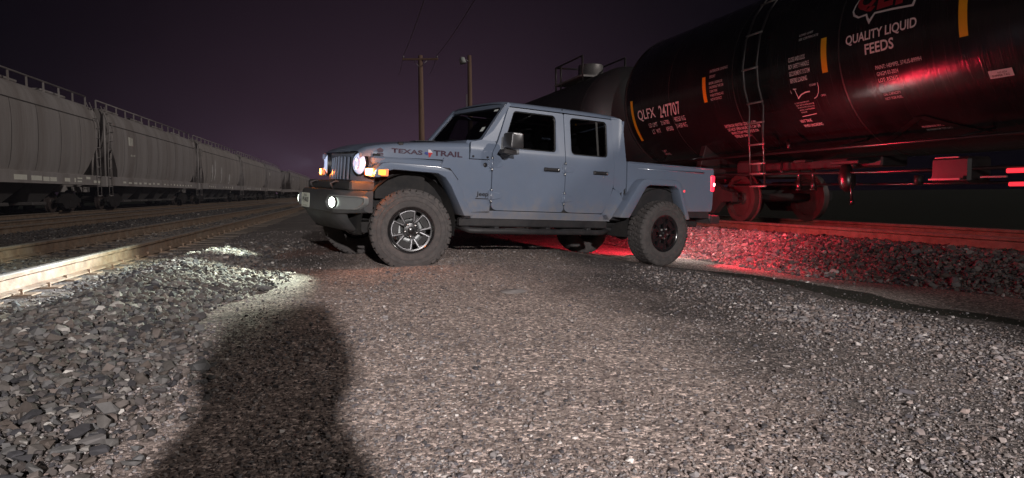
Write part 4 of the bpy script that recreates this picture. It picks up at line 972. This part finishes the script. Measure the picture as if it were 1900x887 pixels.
# licence plate on the passenger side
px0, pz0 = -.28, .655; pxx = bx(px0)+.012
b = MB(); b.prism(rpoly([(px0-.152,pz0-.078),(px0+.152,pz0-.078),(px0+.152,pz0+.078),(px0-.152,pz0+.078)], .012), 0, .003, lambda a, c, e: (pxx+e, a, c)); pl = b.build('licence_plate', M['plate'], fb)
b = MB()
for txt, w, z0, z1, bo in (('TEXAS', .11, .042, .064, .01), ('VPJ-8623', .25, -.035, .032, .03), ('The Lone Star State', .16, -.066, -.050, 0)):
    bm = text_bm(txt, width=w, height=z1-z0, bold=bo, center=True); map_bm(bm, lambda u, v: (pxx+.0055, px0+u, pz0+z0+v)); b.merge(bm)
b.build('plate_number', M['badge'], pl)

# ---- roof, windshield, cab back
b = MB(); rows = []
for x, dz, dy in ((2.325,-.030,-.012),(2.30,-.006,0),(2.26,.002,0),(2.0,.006,0),(1.5,.008,0),(1.0,.004,0),(.70,-.006,0),(.63,-.02,-.01),(.605,-.06,-.02)):
    half = [(0,1.893),(.3,1.888),(.5,1.878),(.60,1.866),(.645,1.852),(.668,1.832),(.682,1.812)]
    rows.append([(x, -(y+dy*(y>.5)), z+dz*(1 if z > 1.82 else .3)) for y, z in half[::-1]] + [(x, y+dy*(y>.5), z+dz*(1 if z > 1.82 else .3)) for y, z in half[1:]])
b.grid(rows); rf_ = b.build('roof', M['paint'], truck, autosmooth=50)
b = MB()
for sy in (1,-1): b.box(1.535, 1.55, sy*.55, sy*.672, 1.846, 1.852)
b.build('roof_seam', M['trim'], rf_)
ws = lambda a, c: (2.665 - .345*c, a*(.735-.075*c), 1.385 + .448*c)     # a in -1..1, c 0..1 up the glass
wo = [(-1.03,-.02),(1.03,-.02),(1.03,1.045),(-1.03,1.045)]
wi = rpoly([(-.93,.06),(.93,.06),(.915,.93),(-.915,.93)], .085)
b = MB(); b.panel(wo, ws, holes=[wi], depth=.05, dvec=(-.85,0,-.4)); wf = b.build('windshield_frame', M['paint'], truck, autosmooth=30)
b = MB(); b.panel([(a*1.02, .5+(c-.5)*1.03) for a, c in wi], lambda a, c: tuple(Vector(ws(a, c))+Vector((-.012,0,-.010))), depth=0); wg = b.build('windshield', M['wsglass'], wf)
def on_ws(a0, a1, c0, c1, o=.004): return [tuple(Vector(ws(a, c))+Vector((o-.012,0,o-.01))) for a, c in ((a0,c0),(a1,c0),(a1,c1),(a0,c1))]
b = MB(); b.add(on_ws(.70,.80,.30,.42), [(0,1,2,3)]); b.add(on_ws(.70,.83,.85,.90), [(0,1,2,3)]); b.build('sticker', M['sticker'], wg)
for sy in (.45, -.25):
    b = MB(); p0 = Vector(ws(sy, -.03))+Vector((.03,0,.02)); p1 = Vector(ws(sy-.62, .06))+Vector((.02,0,.018)); b.tube([p0, (p0+p1)/2+Vector((.01,0,.012)), p1], .009, 8)
    q0 = Vector(ws(sy-.25,.05)); q1 = Vector(ws(sy-.95,.07)); b.tube([q0+Vector((.012,0,.01)), q1+Vector((.012,0,.01))], .008, 6); b.tube([p0-Vector((0,0,.02)), p0+Vector((0,0,.015))], .022, 10); b.build('wiper', M['trim'], wf)
b = MB(); b.box(2.55, 2.815, -.70, .70, 1.30, 1.392, b=.012); b.build('cowl_panel', M['paint'], truck)
b = MB(); b.box(.60, .63, -.77, .77, .62, 1.27); b.box(.60,.625,-.70,-.5,1.27,1.80); b.box(.60,.625,.5,.70,1.27,1.80); b.box(.60,.625,-.5,.5,1.70,1.80); b.build('cab_back', M['paint'], truck)
b = MB(); b.box(.607,.613,-.5,.5,1.27,1.70); b.build('back_window', M['glass'], truck)
b = MB()   # pillars and inner shell behind the door gaps
for sy in (1,-1):
    b.box(1.48,1.60, sy*.735, sy*.765, .62, 1.30); b.prism([(1.50,1.30),(1.60,1.30),(1.60,1.80),(1.50,1.80)], sy*.0, sy*.03, lambda a, c, e: (a, sy*(ys(c)-.06)+e, c))
    b.box(.62,2.56, sy*.735, sy*.762, .56, 1.0)
    b.box(2.46,2.60, sy*.72, sy*.755, .56, 1.30); b.box(.62,.90, sy*.73, sy*.755, .92, 1.30)
b.build('inner_shell', M['under'], truck)
for sy in (1, -1):
    b = MB(); q = [(2.475,1.398),(2.66,1.398),(2.325,1.833),(2.285,1.833)]
    b.add([(x, sy*(ys(z)-.006), z) for x, z in q] + [(x, sy*(ys(z)-.05), z) for x, z in q], [(0,1,2,3),(7,6,5,4),(0,4,5,1),(1,5,6,2),(2,6,7,3),(3,7,4,0)]); b.build('pillar', M['paint'], wf)
# ---- interior
b = MB(); b.box(.65,2.85,-.73,.73,.56,.62); b.build('cab_floor', M['under'], truck)
b = MB(); b.prism(rpoly([(2.64,1.33),(2.48,1.32),(2.36,1.20),(2.40,.95),(2.5,.80),(2.64,.75)], .05), -.72, .72, lambda a, c, e: (a, e, c), bev=.01); b.build('dashboard', M['cloth'], truck)
b = MB(); b.box(2.56,2.60,.02,.14,1.335,1.395); b.build('dash_note', M['sticker'], truck); b = MB(); b.box(2.56,2.60,-.10,-.02,1.335,1.385); b.build('dash_note', M['stickery'], truck)
b = MB(); Mw = Matrix.Translation((2.28,.37,1.18)) @ Matrix.Rotation(math.radians(-25),4,'Y') @ Matrix.Rotation(-PI/2,4,'Z')
b.lathe([(.185+.016*math.cos(a), .016*math.sin(a)) for a in np.linspace(0,2*PI,9)[:-1]], 32, Mw, closed=True)
b.tube([(2.28,.37,1.18),(2.5,.37,1.1)], .04, 10); b.box(2.25,2.30,.20,.54,1.16,1.20); b.build('steering_wheel', M['cloth'], truck)
for sx, sy in ((1.75,.37),(1.75,-.37),(.98,.37),(.98,-.37)):
    b = MB(); b.box(sx-.24, sx+.28, sy-.26, sy+.26, .80, .98, b=.06)
    b.box(-.07, .07, sy-.25, sy+.25, 0, .60, b=.06, M=Matrix.Translation((sx-.22,0,.93)) @ Matrix.Rotation(math.radians(-12),4,'Y')); st = b.build('seat', M['cloth'], truck, autosmooth=40)
    b = MB(); b.box(-.05,.05, sy-.13, sy+.13, .60, .80, b=.05, M=Matrix.Translation((sx-.22,0,.93)) @ Matrix.Rotation(math.radians(-12),4,'Y')); b.build('headrest', M['seatgrey' if sx > 1.5 and sy > 0 else 'cloth'], st, autosmooth=40)
# ---- bed, tailgate, rear bumper, chassis
b = MB(); b.box(-.95,.58,-.62,.62,.72,.78); b.box(.55,.585,-.76,.76,.60,1.285); b.build('bed_floor', M['plastic'], truck)
b = MB(); b.box(-.985,-.945,-.60,.60,.74,1.300, b=.01); b.build('tailgate', M['paint'], truck)
b = MB(); b.prism([(-.96,.62),(-1.0,.545),(-1.15,.54),(-1.17,.60),(-1.15,.665),(-.98,.67)], -.78, .78, lambda a, c, e: (a, e, c), bev=.012); rb = b.build('rear_bumper', M['bumper'], truck)
for sy in (1,-1):
    b = MB(); b.prism([(-.98,.555),(-1.15,.55),(-1.165,.61),(-1.145,.655),(-1.0,.66)], sy*.782, sy*.80, lambda a, c, e: (a, e, c), bev=.006); b.build('bumper_cap', M['mirror_shell'], rb)
b = MB()
for sy in (1,-1): b.box(-1.05, 3.95, sy*.40, sy*.50, .48, .62, b=.015)
for q in (-.6, .6, 1.6, 2.6, 3.7): b.box(q-.05, q+.05, -.42, .42, .50, .60)
b.box(1.3,2.5,-.5,.1,.44,.56,b=.03); b.box(.2,1.2,.10,.55,.46,.62,b=.04)
b.tube([(2.6,-.25,.5),(1.0,-.3,.46),(.4,-.35,.5),(-.9,-.55,.5)], .035, 8); b.tube([(-.9,.2,.5),(-.4,.3,.5)], .11, 14)
b.build('chassis', M['under'], truck)
for cx in (0, WB):
    b = MB(); b.tube([(cx,-.72,.415),(cx,.72,.415)], .045, 12); b.tube([(cx,-.05,.415),(cx,.12,.415),(cx,.2,.415)], [.12,.15,.06], 16)
    for sy in (1,-1):
        b.tube([(cx-.12 if cx == 0 else cx-.14, sy*.52, .36),(cx-.14, sy*.50, .85)], .032, 10); b.tube([(cx, sy*.50,.44),(cx, sy*.50,.9)], .055, 12); b.tube([(cx, sy*.45, .36),(cx + (.75 if cx == 0 else -.75), sy*.45, .46)], .03, 10)
    b.tube([(cx+.07,-.6,.40),(cx+.07,.6,.40)], .018, 8); b.build('axle', M['under'], truck)
b = MB(); b.tube([(WB,-.1,.43),(2.0,-.1,.5),(0,.05,.43)], .035, 10); b.build('driveshaft', M['under'], truck)

# ---- wheels
def make_wheel(front):
    w = empty('wheel')          # axis +y is the outer face
    R, HWD = .419, .140
    b = MB()
    pr = [(.232,.118),(.245,.134),(.28,.143),(.33,.146),(.37,.140),(.396,.128),(.401,.110),(.401,-.110),(.396,-.128),(.37,-.14),(.30,-.145),(.245,-.134),(.225,-.12)]
    b.lathe(pr, 72)
    b.lathe([(.300,.1455),(.303,.1490),(.309,.1490),(.312,.1455)], 72); b.lathe([(.345,.144),(.348,.1475),(.352,.1470),(.355,.143)], 72)
    nl = 38
    for k in range(nl):
        a = 2*PI*k/nl
        for sg in (1, -1):
            aa = a + (0 if sg > 0 else PI/nl)
            Mx = Matrix.Rotation(-aa, 4, 'Y')
            ln = .0235 if k % 2 else .0275
            dep = .135 if k % 2 else .142
            # shoulder lug: tapers from tread to sidewall
            P = []
            for t in (-1, 1):
                for (r, y) in ((.405,.055),(R,.060),(R-.002,.118),(.400,dep),(.374,dep+.008),(.372,.120)):
                    P.append(Mx @ Vector((r, sg*y, t*ln*(1 if r > .39 else .7) + (.012*t*0) + sg*.10*(.118-y)*.6)))
            n6 = 6; fs = [tuple(range(6)), tuple(range(11,5,-1))] + [(i, (i+1)%6, 6+(i+1)%6, 6+i) for i in range(6)]
            b.add(P, fs)
        for sg, yy in ((1,.028),(-1,-.028)):
            Mx = Matrix.Rotation(-(a + PI/nl*(.5 if sg > 0 else 1.4)), 4, 'Y') @ Matrix.Translation((R-.007, yy, 0)) @ Matrix.Rotation(.5*sg, 4, 'X')
            b.box(-.007, .007, -.022, .022, -.023, .023, M=Mx)
    t = b.build('tyre', M['rubber'], w, autosmooth=30)
    # rim barrel and face
    b = MB(); b.lathe([(.205,-.11),(.21,-.02),(.212,.09),(.236,.120),(.240,.124),(.236,.129),(.226,.126),(.214,.112),(.205,.095)], 64)
    z0 = .100
    def pol(r, deg, y): a = math.radians(deg); return (r*math.cos(a), y, r*math.sin(a))
    # face: five broad spokes (outer band, side walls), five windows through them
    b.lathe([(.075,z0-.012),(.072,z0+.004),(.045,z0+.008),(0,z0+.008)], 40)
    b.lathe([(.214,z0+.012),(.200,z0+.010),(.196,z0-.012),(.214,z0-.014)], 64, closed=True)
    for k in range(5):
        c = 90 + 72*k
        for sg in (-1, 1):   # two arms per petal
            q = [(.062, c+sg*22),(.062, c+sg*40),(.205, c+sg*27),(.205, c+sg*19)]
            top = [pol(r, d, z0+(.006 if r < .1 else .012)) for r, d in q]; bot = [pol(r, d, z0-.030) for r, d in q]
            b.add(top+bot, [(0,1,2,3),(7,6,5,4),(0,4,5,1),(1,5,6,2),(2,6,7,3),(3,7,4,0)])
        # web joining neighbouring petals near the hub
        q = [(.06, c+32),(.06,c+40),(.125,c+36),(.125,c+30)]
        q = [(.06, c+20),(.06, c+52),(.150, c+47),(.150, c+25)]
        top = [pol(r, d, z0-.004) for r, d in q]; bot = [pol(r, d, z0-.028) for r, d in q]
        b.add(top+bot, [(0,1,2,3),(7,6,5,4),(0,4,5,1),(1,5,6,2),(2,6,7,3),(3,7,4,0)])
        q = [(.138, c-25),(.203,c-23),(.203,c+23),(.138,c+25)]     # dark outer plate of the petal
        top = [pol(r, d, z0+.002) for r, d in q]; bot = [pol(r, d, z0-.02) for r, d in q]
        b.add(top+bot, [(0,1,2,3),(7,6,5,4),(0,4,5,1),(1,5,6,2),(2,6,7,3),(3,7,4,0)])
    rim = b.build('rim', M['alloy_black'], w, autosmooth=35)
    b = MB()
    for k in range(5):
        c = 90 + 72*k
        pts = [(.098, c-29),(.196, c-22.5),(.1985, c-11),(.199, c),(.1985, c+11),(.196, c+22.5),(.098, c+29)]
        V3 = [Vector(pol(r, d, z0+(.008 if r < .12 else .014))) for r, d in pts]
        for p, q in zip(V3, V3[1:]):
            dd = (q-p).normalized(); nn = Vector((0,1,0)).cross(dd)*.0036
            P = [p-nn-dd*.004, p+nn-dd*.004, q+nn+dd*.004, q-nn+dd*.004]; b.add([v+Vector((0,.002,0)) for v in P] + [v-Vector((0,.01,0)) for v in P], [(0,1,2,3),(4,7,6,5),(0,4,5,1),(1,5,6,2),(2,6,7,3),(3,7,4,0)])
    b.build('spoke_edge', M['machined' if front else 'alloy_black'], rim)
    b = MB(); b.lathe([(.034,z0+.006),(.033,z0+.022),(.026,z0+.026),(0,z0+.026)], 28); b.build('hub_cap', M['alloy_black'], rim)
    for k in range(5):
        b = MB(); a = math.radians(90+36+72*k+18); b.lathe([(.013,z0-.0),(.0125,z0+.02),(.008,z0+.026),(0,z0+.026)], 10, Matrix.Translation((.0635*math.cos(a), 0, .0635*math.sin(a)))); b.build('lug_nut', M['steel'], rim)
    b = MB(); b.lathe([(.06,.025),(.165,.025),(.165,.0),(.06,.0)], 48, closed=True); b.lathe([(.085,.045),(.085,.02)], 30); b.build('brake_disc', M['disc' if front else 'under'], w)
    b = MB(); b.box(.09,.175,-.03,.055,-.07,.07,b=.015, M=Matrix.Rotation(math.radians(-10),4,'Y')); b.build('brake_caliper', M['disc' if front else 'under'], w)
    return w
wf_ = make_wheel(True); wr_ = make_wheel(False)
def put_wheel(w, x, side, steer, roll):
    w.parent = truck
    Mb = Matrix.Translation((x, side*.80, .412)) @ Matrix.Rotation(math.radians(steer), 4, 'Z')
    if side < 0: Mb = Mb @ Matrix.Rotation(PI, 4, 'Z')
    w.matrix_local = Mb @ Matrix.Rotation(math.radians(roll), 4, 'Y')
STEER = -17
c1 = copy_tree(wf_); c2 = copy_tree(wr_)
put_wheel(wf_, WB, 1, STEER, 14); put_wheel(c1, WB, -1, STEER, 40); put_wheel(wr_, 0, 1, 0, 25); put_wheel(c2, 0, -1, 0, 60)

# ---------------------------------------------------------------- poles and wires
def pole(x, y, h, r, label, arm):
    t = empty('utility_pole', Matrix.Translation((x, y, -.1))); tag(t, label, 'utility pole')
    b = MB(); b.tube([(0,0,0),(0,0,h)], [r*1.25, r*.8], 14); b.build('pole_shaft', M['wood'], t)
    if arm:
        a = MB(); a.box(-1.28, 1.28, -.17, -.06, h-.35, h-.22, b=.01); ar = a.build('crossarm', M['wood'], t)
        for q in (-1.2, 1.2):
            i_ = MB(); i_.tube([(q,-.11,h-.22),(q,-.11,h-.12),(q,-.11,h-.05)], [.03,.05,.035], 10); i_.build('insulator', M['galv'], ar)
        s_ = MB(); s_.tube([(-.5,-.11,h-.35),(0,-.14,h-.9)], .02, 6); s_.tube([(.5,-.11,h-.35),(0,-.14,h-.9)], .02, 6); s_.build('arm_brace', M['galv'], t)
    return t
def at(u, v, depth):     # a photo pixel at a given distance, used once to survey where things stand
    d = Vector((W[0]@np.array([(u-950)/1275,(v-443.5)/1275,1.]), W[1]@np.array([(u-950)/1275,(v-443.5)/1275,1.]), W[2]@np.array([(u-950)/1275,(v-443.5)/1275,1.])))
    return Vector((0,0,CZ)) + d*(depth/d.y)
P1 = at(780, 103, 50.); P2 = at(871, 103, 54.)
pole(P1.x, P1.y, P1.z+.1, .20, 'timber utility pole with a single crossarm, standing behind the pickup hood', True)
t2 = pole(P2.x, P2.y, P2.z+.1, .19, 'dim timber pole with a floodlight near its top, right of the crossarm pole', False)
b = MB(); h = P2.z+.1; b.tube([(0,-.15,h-.5),(-.35,-.35,h-.35)], .03, 8); b.build('lamp_arm', M['galv'], t2)
b = MB(); b.tube([(-.5,-.45,h-.25),(-.52,-.5,h-.45),(-.45,-.5,h-.7)], [.16,.24,.26], 14); b.build('floodlight', M['sticker'], t2)
b = MB(); b.box(-.28,-.2,-.35,-.1,h-4.2,h-3.0,b=.02); b.build('conduit', M['galv'], t2)
def wire(p, q, sag, label):
    p, q = Vector(p), Vector(q); pts = [p.lerp(q, i/24) - Vector((0,0,4*sag*(i/24)*(1-i/24))) for i in range(25)]
    b = MB(); b.tube(pts, .017, 6); tag(b.build('power_line', M['wire']), label, 'power line')
tipR = Vector((P1.x+1.2, P1.y-.11, P1.z+.0)); tipL = Vector((P1.x-1.2, P1.y-.11, P1.z+.0))
nearR = at(892, -20, 22.); nearL = at(800, -40, 22.)
wire(tipR, nearR, .15, 'overhead wire running up from the right end of the crossarm'); wire(tipL, nearL, .15, 'overhead wire running up from the left end of the crossarm')
wire(tipR, at(795, 139, 82.), .3, 'short wire dropping away behind the right end of the crossarm'); wire(tipL, at(739, 139, 82.), .3, 'short wire dropping away behind the left end of the crossarm')
# small scrap: pale stones and debris that stand out on the yard
def rock(x, y, r, name, m, label, cat):
    v0, f0 = ico(2); q = v0*(1+RNG.normal(0,.08,(len(v0),1)))*np.array([1.3,.9,.28])*r
    o = np_mesh(name, q, f0, [m], {'tint': np.full(len(q), .42)}); o.location = (x, y, float(H(np.array([x]), np.array([y]))[0]) + r*.02); tag(o, label, cat); return o
p = at(950, 540, 5.35); rock(p.x, p.y, .09, 'rock', M['gravel'], 'flat grey rock half sunk in the gravel in front of the pickup side', 'rock')
# ---------------------------------------------------------------- photographer, stooping behind the camera (casts the shadow on the gravel)
def person():
    me = bpy.data.meshes.new('person'); bm = bmesh.new(); sk = bm.verts.layers.skin.verify()
    J = {'pel':(0,-.10,1.0,.15),'spi':(0,.0,1.2,.14),'che':(0,.10,1.40,.13),'nec':(0,.24,1.40,.07),'hea':(0,.32,1.38,.085),'top':(0,.40,1.33,.08)}
    for s_, k in ((-1,'l'),(1,'r')):
        J.update({'hip'+k:(s_*.15,-.09,.95,.125),'kne'+k:(s_*.28,.0,.53,.095),'ank'+k:(s_*.36,-.10,.09,.065),'toe'+k:(s_*.35,.12,.045,.045),
                  'sho'+k:(s_*.13,.12,1.46,.075),'elb'+k:(s_*.19,.30,1.12,.05),'wri'+k:(s_*.09,.46,.90,.035),'han'+k:(s_*.06,.52,.86,.04)})
    V = {}
    for k, (x, y, z, r) in J.items():
        v = bm.verts.new((x, y, z)); v[sk].radius = (r, r); V[k] = v
    V['pel'][sk].use_root = True
    E = [('pel','spi'),('spi','che'),('che','nec'),('nec','hea'),('hea','top')]
    for k in 'lr': E += [('pel','hip'+k),('hip'+k,'kne'+k),('kne'+k,'ank'+k),('ank'+k,'toe'+k),('che','sho'+k),('sho'+k,'elb'+k),('elb'+k,'wri'+k),('wri'+k,'han'+k)]
    for a, c in E: bm.edges.new((V[a], V[c]))
    bm.to_mesh(me); bm.free(); o = bpy.data.objects.new('person', me); COL.objects.link(o); me.materials.append(M['shirt'])
    o.modifiers.new('skin', 'SKIN'); m = o.modifiers.new('sub', 'SUBSURF'); m.levels = m.render_levels = 2
    return o
pe = person(); pe.matrix_world = Matrix.Translation((.08, -.75, float(H(np.array([.08]), np.array([-.75]))[0]))) @ Matrix.Rotation(math.radians(14), 4, 'Z')
tag(pe, 'person in a dark jacket stooping on the gravel behind the camera, casting the long shadow', 'person')

# ---------------------------------------------------------------- light
def spot(name, loc, target, power, col, size, blend, radius):
    l = bpy.data.lights.new(name, 'SPOT'); l.energy = power; l.color = col; l.spot_size = math.radians(size); l.spot_blend = blend; l.shadow_soft_size = radius
    o = bpy.data.objects.new(name, l); COL.objects.link(o); d = Vector(target)-Vector(loc); o.location = loc; o.rotation_euler = d.to_track_quat('-Z','Y').to_euler(); return o
def point(name, loc, power, col, radius):
    l = bpy.data.lights.new(name, 'POINT'); l.energy = power; l.color = col; l.shadow_soft_size = radius
    o = bpy.data.objects.new(name, l); COL.objects.link(o); o.location = loc; return o
LAMP = (2.2, -7.7, 3.5)
spot('flood_lamp', LAMP, (-.8, 8.6, .3), 6900, (1.0,.93,.915), 34, .5, .11)
spot('flood_spill', (2.2,-7.72,3.52), (1.5, 8.6, 1.), 1200, (1.0,.93,.90), 100, 1.0, .13)
sl = bpy.data.lights.new('yard_fill', 'SUN'); sl.energy = .7; sl.angle = math.radians(2.); sl.color = (1.0,.92,.87); so = bpy.data.objects.new('yard_fill', sl); COL.objects.link(so)  # added directional fill standing in for unseen yard lights
so.rotation_euler = Vector((-.88, .36, -.50)).to_track_quat('-Z', 'Y').to_euler()
for sy in (1, -1):
    p = TP(4.07, sy*.585, 1.065); spot('headlight_beam', p, TP(14., sy*.6, .75), 1700, (.80,.87,1.0), 70, .9, .05)
    p = TP(4.30, sy*.62, .663); spot('fog_beam', p, TP(5.9, sy*1.0 + (.45 if sy > 0 else 0), .0), 560, (.88,1.0,.82), 84, .9, .04)
    p = TP(4.0, sy*.86, .98); point('turn_signal_light', p, 8.5 if sy > 0 else 3, (1.0,.22,.03), .03)
    p = TP(-1.03, sy*.74, 1.09); spot('taillight_beam', p, TP(-3.0, sy*1.9, .0), 165, (1.0,.014,.05), 172, .6, .018)
p = TP(-1.20, .0, .61); point('plate_light', p, 22, (1.0,.94,.9), .04)
HAZE = 0.0003
if HAZE:
    b = MB(); b.box(-60, 40, -25, 260, -1.6, 30.); hz = b.build('haze', []); tag(hz, kind='stuff')
    hm = bpy.data.materials.new('night_haze'); hm.use_nodes = True; hn = hm.node_tree; hn.nodes.remove(hn.nodes['Principled BSDF'])
    pv = hn.nodes.new('ShaderNodeVolumePrincipled'); pv.inputs['Color'].default_value = (.85,.78,.92,1); pv.inputs['Density'].default_value = HAZE; pv.inputs['Anisotropy'].default_value = .35
    hn.links.new(pv.outputs[0], hn.nodes['Material Output'].inputs['Volume']); hz.data.materials.append(hm)
# night sky: dim, with purple-grey lamp flare painted in low behind the yard
w = bpy.data.worlds.new('World'); SC.world = w; w.use_nodes = True; nt = w.node_tree; L = nt.links.new
bg = nt.nodes['Background']; bg.inputs['Strength'].default_value = 1.0
tc = nt.nodes.new('ShaderNodeTexCoord')
def vm(op, **k):
    n = nt.nodes.new('ShaderNodeVectorMath'); n.operation = op; return n
sep = nt.nodes.new('ShaderNodeSeparateXYZ'); nrm = vm('NORMALIZE'); L(tc.outputs['Generated'], nrm.inputs[0]); L(nrm.outputs[0], sep.inputs[0])
def ma(op, a, b=None):
    n = nt.nodes.new('ShaderNodeMath'); n.operation = op
    for i, q in enumerate((a, b)):
        if q is None: continue
        if isinstance(q, (int, float)): n.inputs[i].default_value = q
        else: L(q, n.inputs[i])
    return n.outputs[0]
cn = nt.nodes.new('ShaderNodeTexNoise'); cn.inputs['Scale'].default_value = 2.2; cn.inputs['Detail'].default_value = 4; L(nrm.outputs[0], cn.inputs['Vector'])
az = ma('ARCTAN2', sep.outputs['X'], sep.outputs['Y']); az = ma('ADD', az, math.radians(9)); az = ma('ADD', az, ma('MULTIPLY', ma('SUBTRACT', cn.outputs['Fac'], .5), .25))
ga = ma('EXPONENT', ma('MULTIPLY', ma('MULTIPLY', az, az), -1/(2*math.radians(13)**2)))
el = ma('MAXIMUM', ma('ARCSINE', sep.outputs['Z']), 0.0)
ge = ma('EXPONENT', ma('MULTIPLY', el, -1/math.radians(8.5)))
class _O: pass
mr = _O(); mr.outputs = [ma('MULTIPLY', ga, ge)]
mix = nt.nodes.new('ShaderNodeMix'); mix.data_type = 'RGBA'; L(mr.outputs[0], mix.inputs[0]); mix.inputs[6].default_value = (.0018,.0015,.0030,1); mix.inputs[7].default_value = (.075,.042,.068,1)
L(mix.outputs[2], bg.inputs[0])
SC.view_settings.view_transform = 'Standard'; SC.view_settings.look = 'None'; SC.view_settings.exposure = 0; SC.view_settings.gamma = 1
try: SC.view_settings.use_curve_mapping = False
except Exception: pass
cy = SC.cycles; cy.use_denoising = True; cy.max_bounces = 6; cy.diffuse_bounces = 2; cy.glossy_bounces = 3; cy.transparent_max_bounces = 12; cy.caustics_reflective = False; cy.caustics_refractive = False
cy.sample_clamp_indirect = 4.0; cy.use_light_tree = True
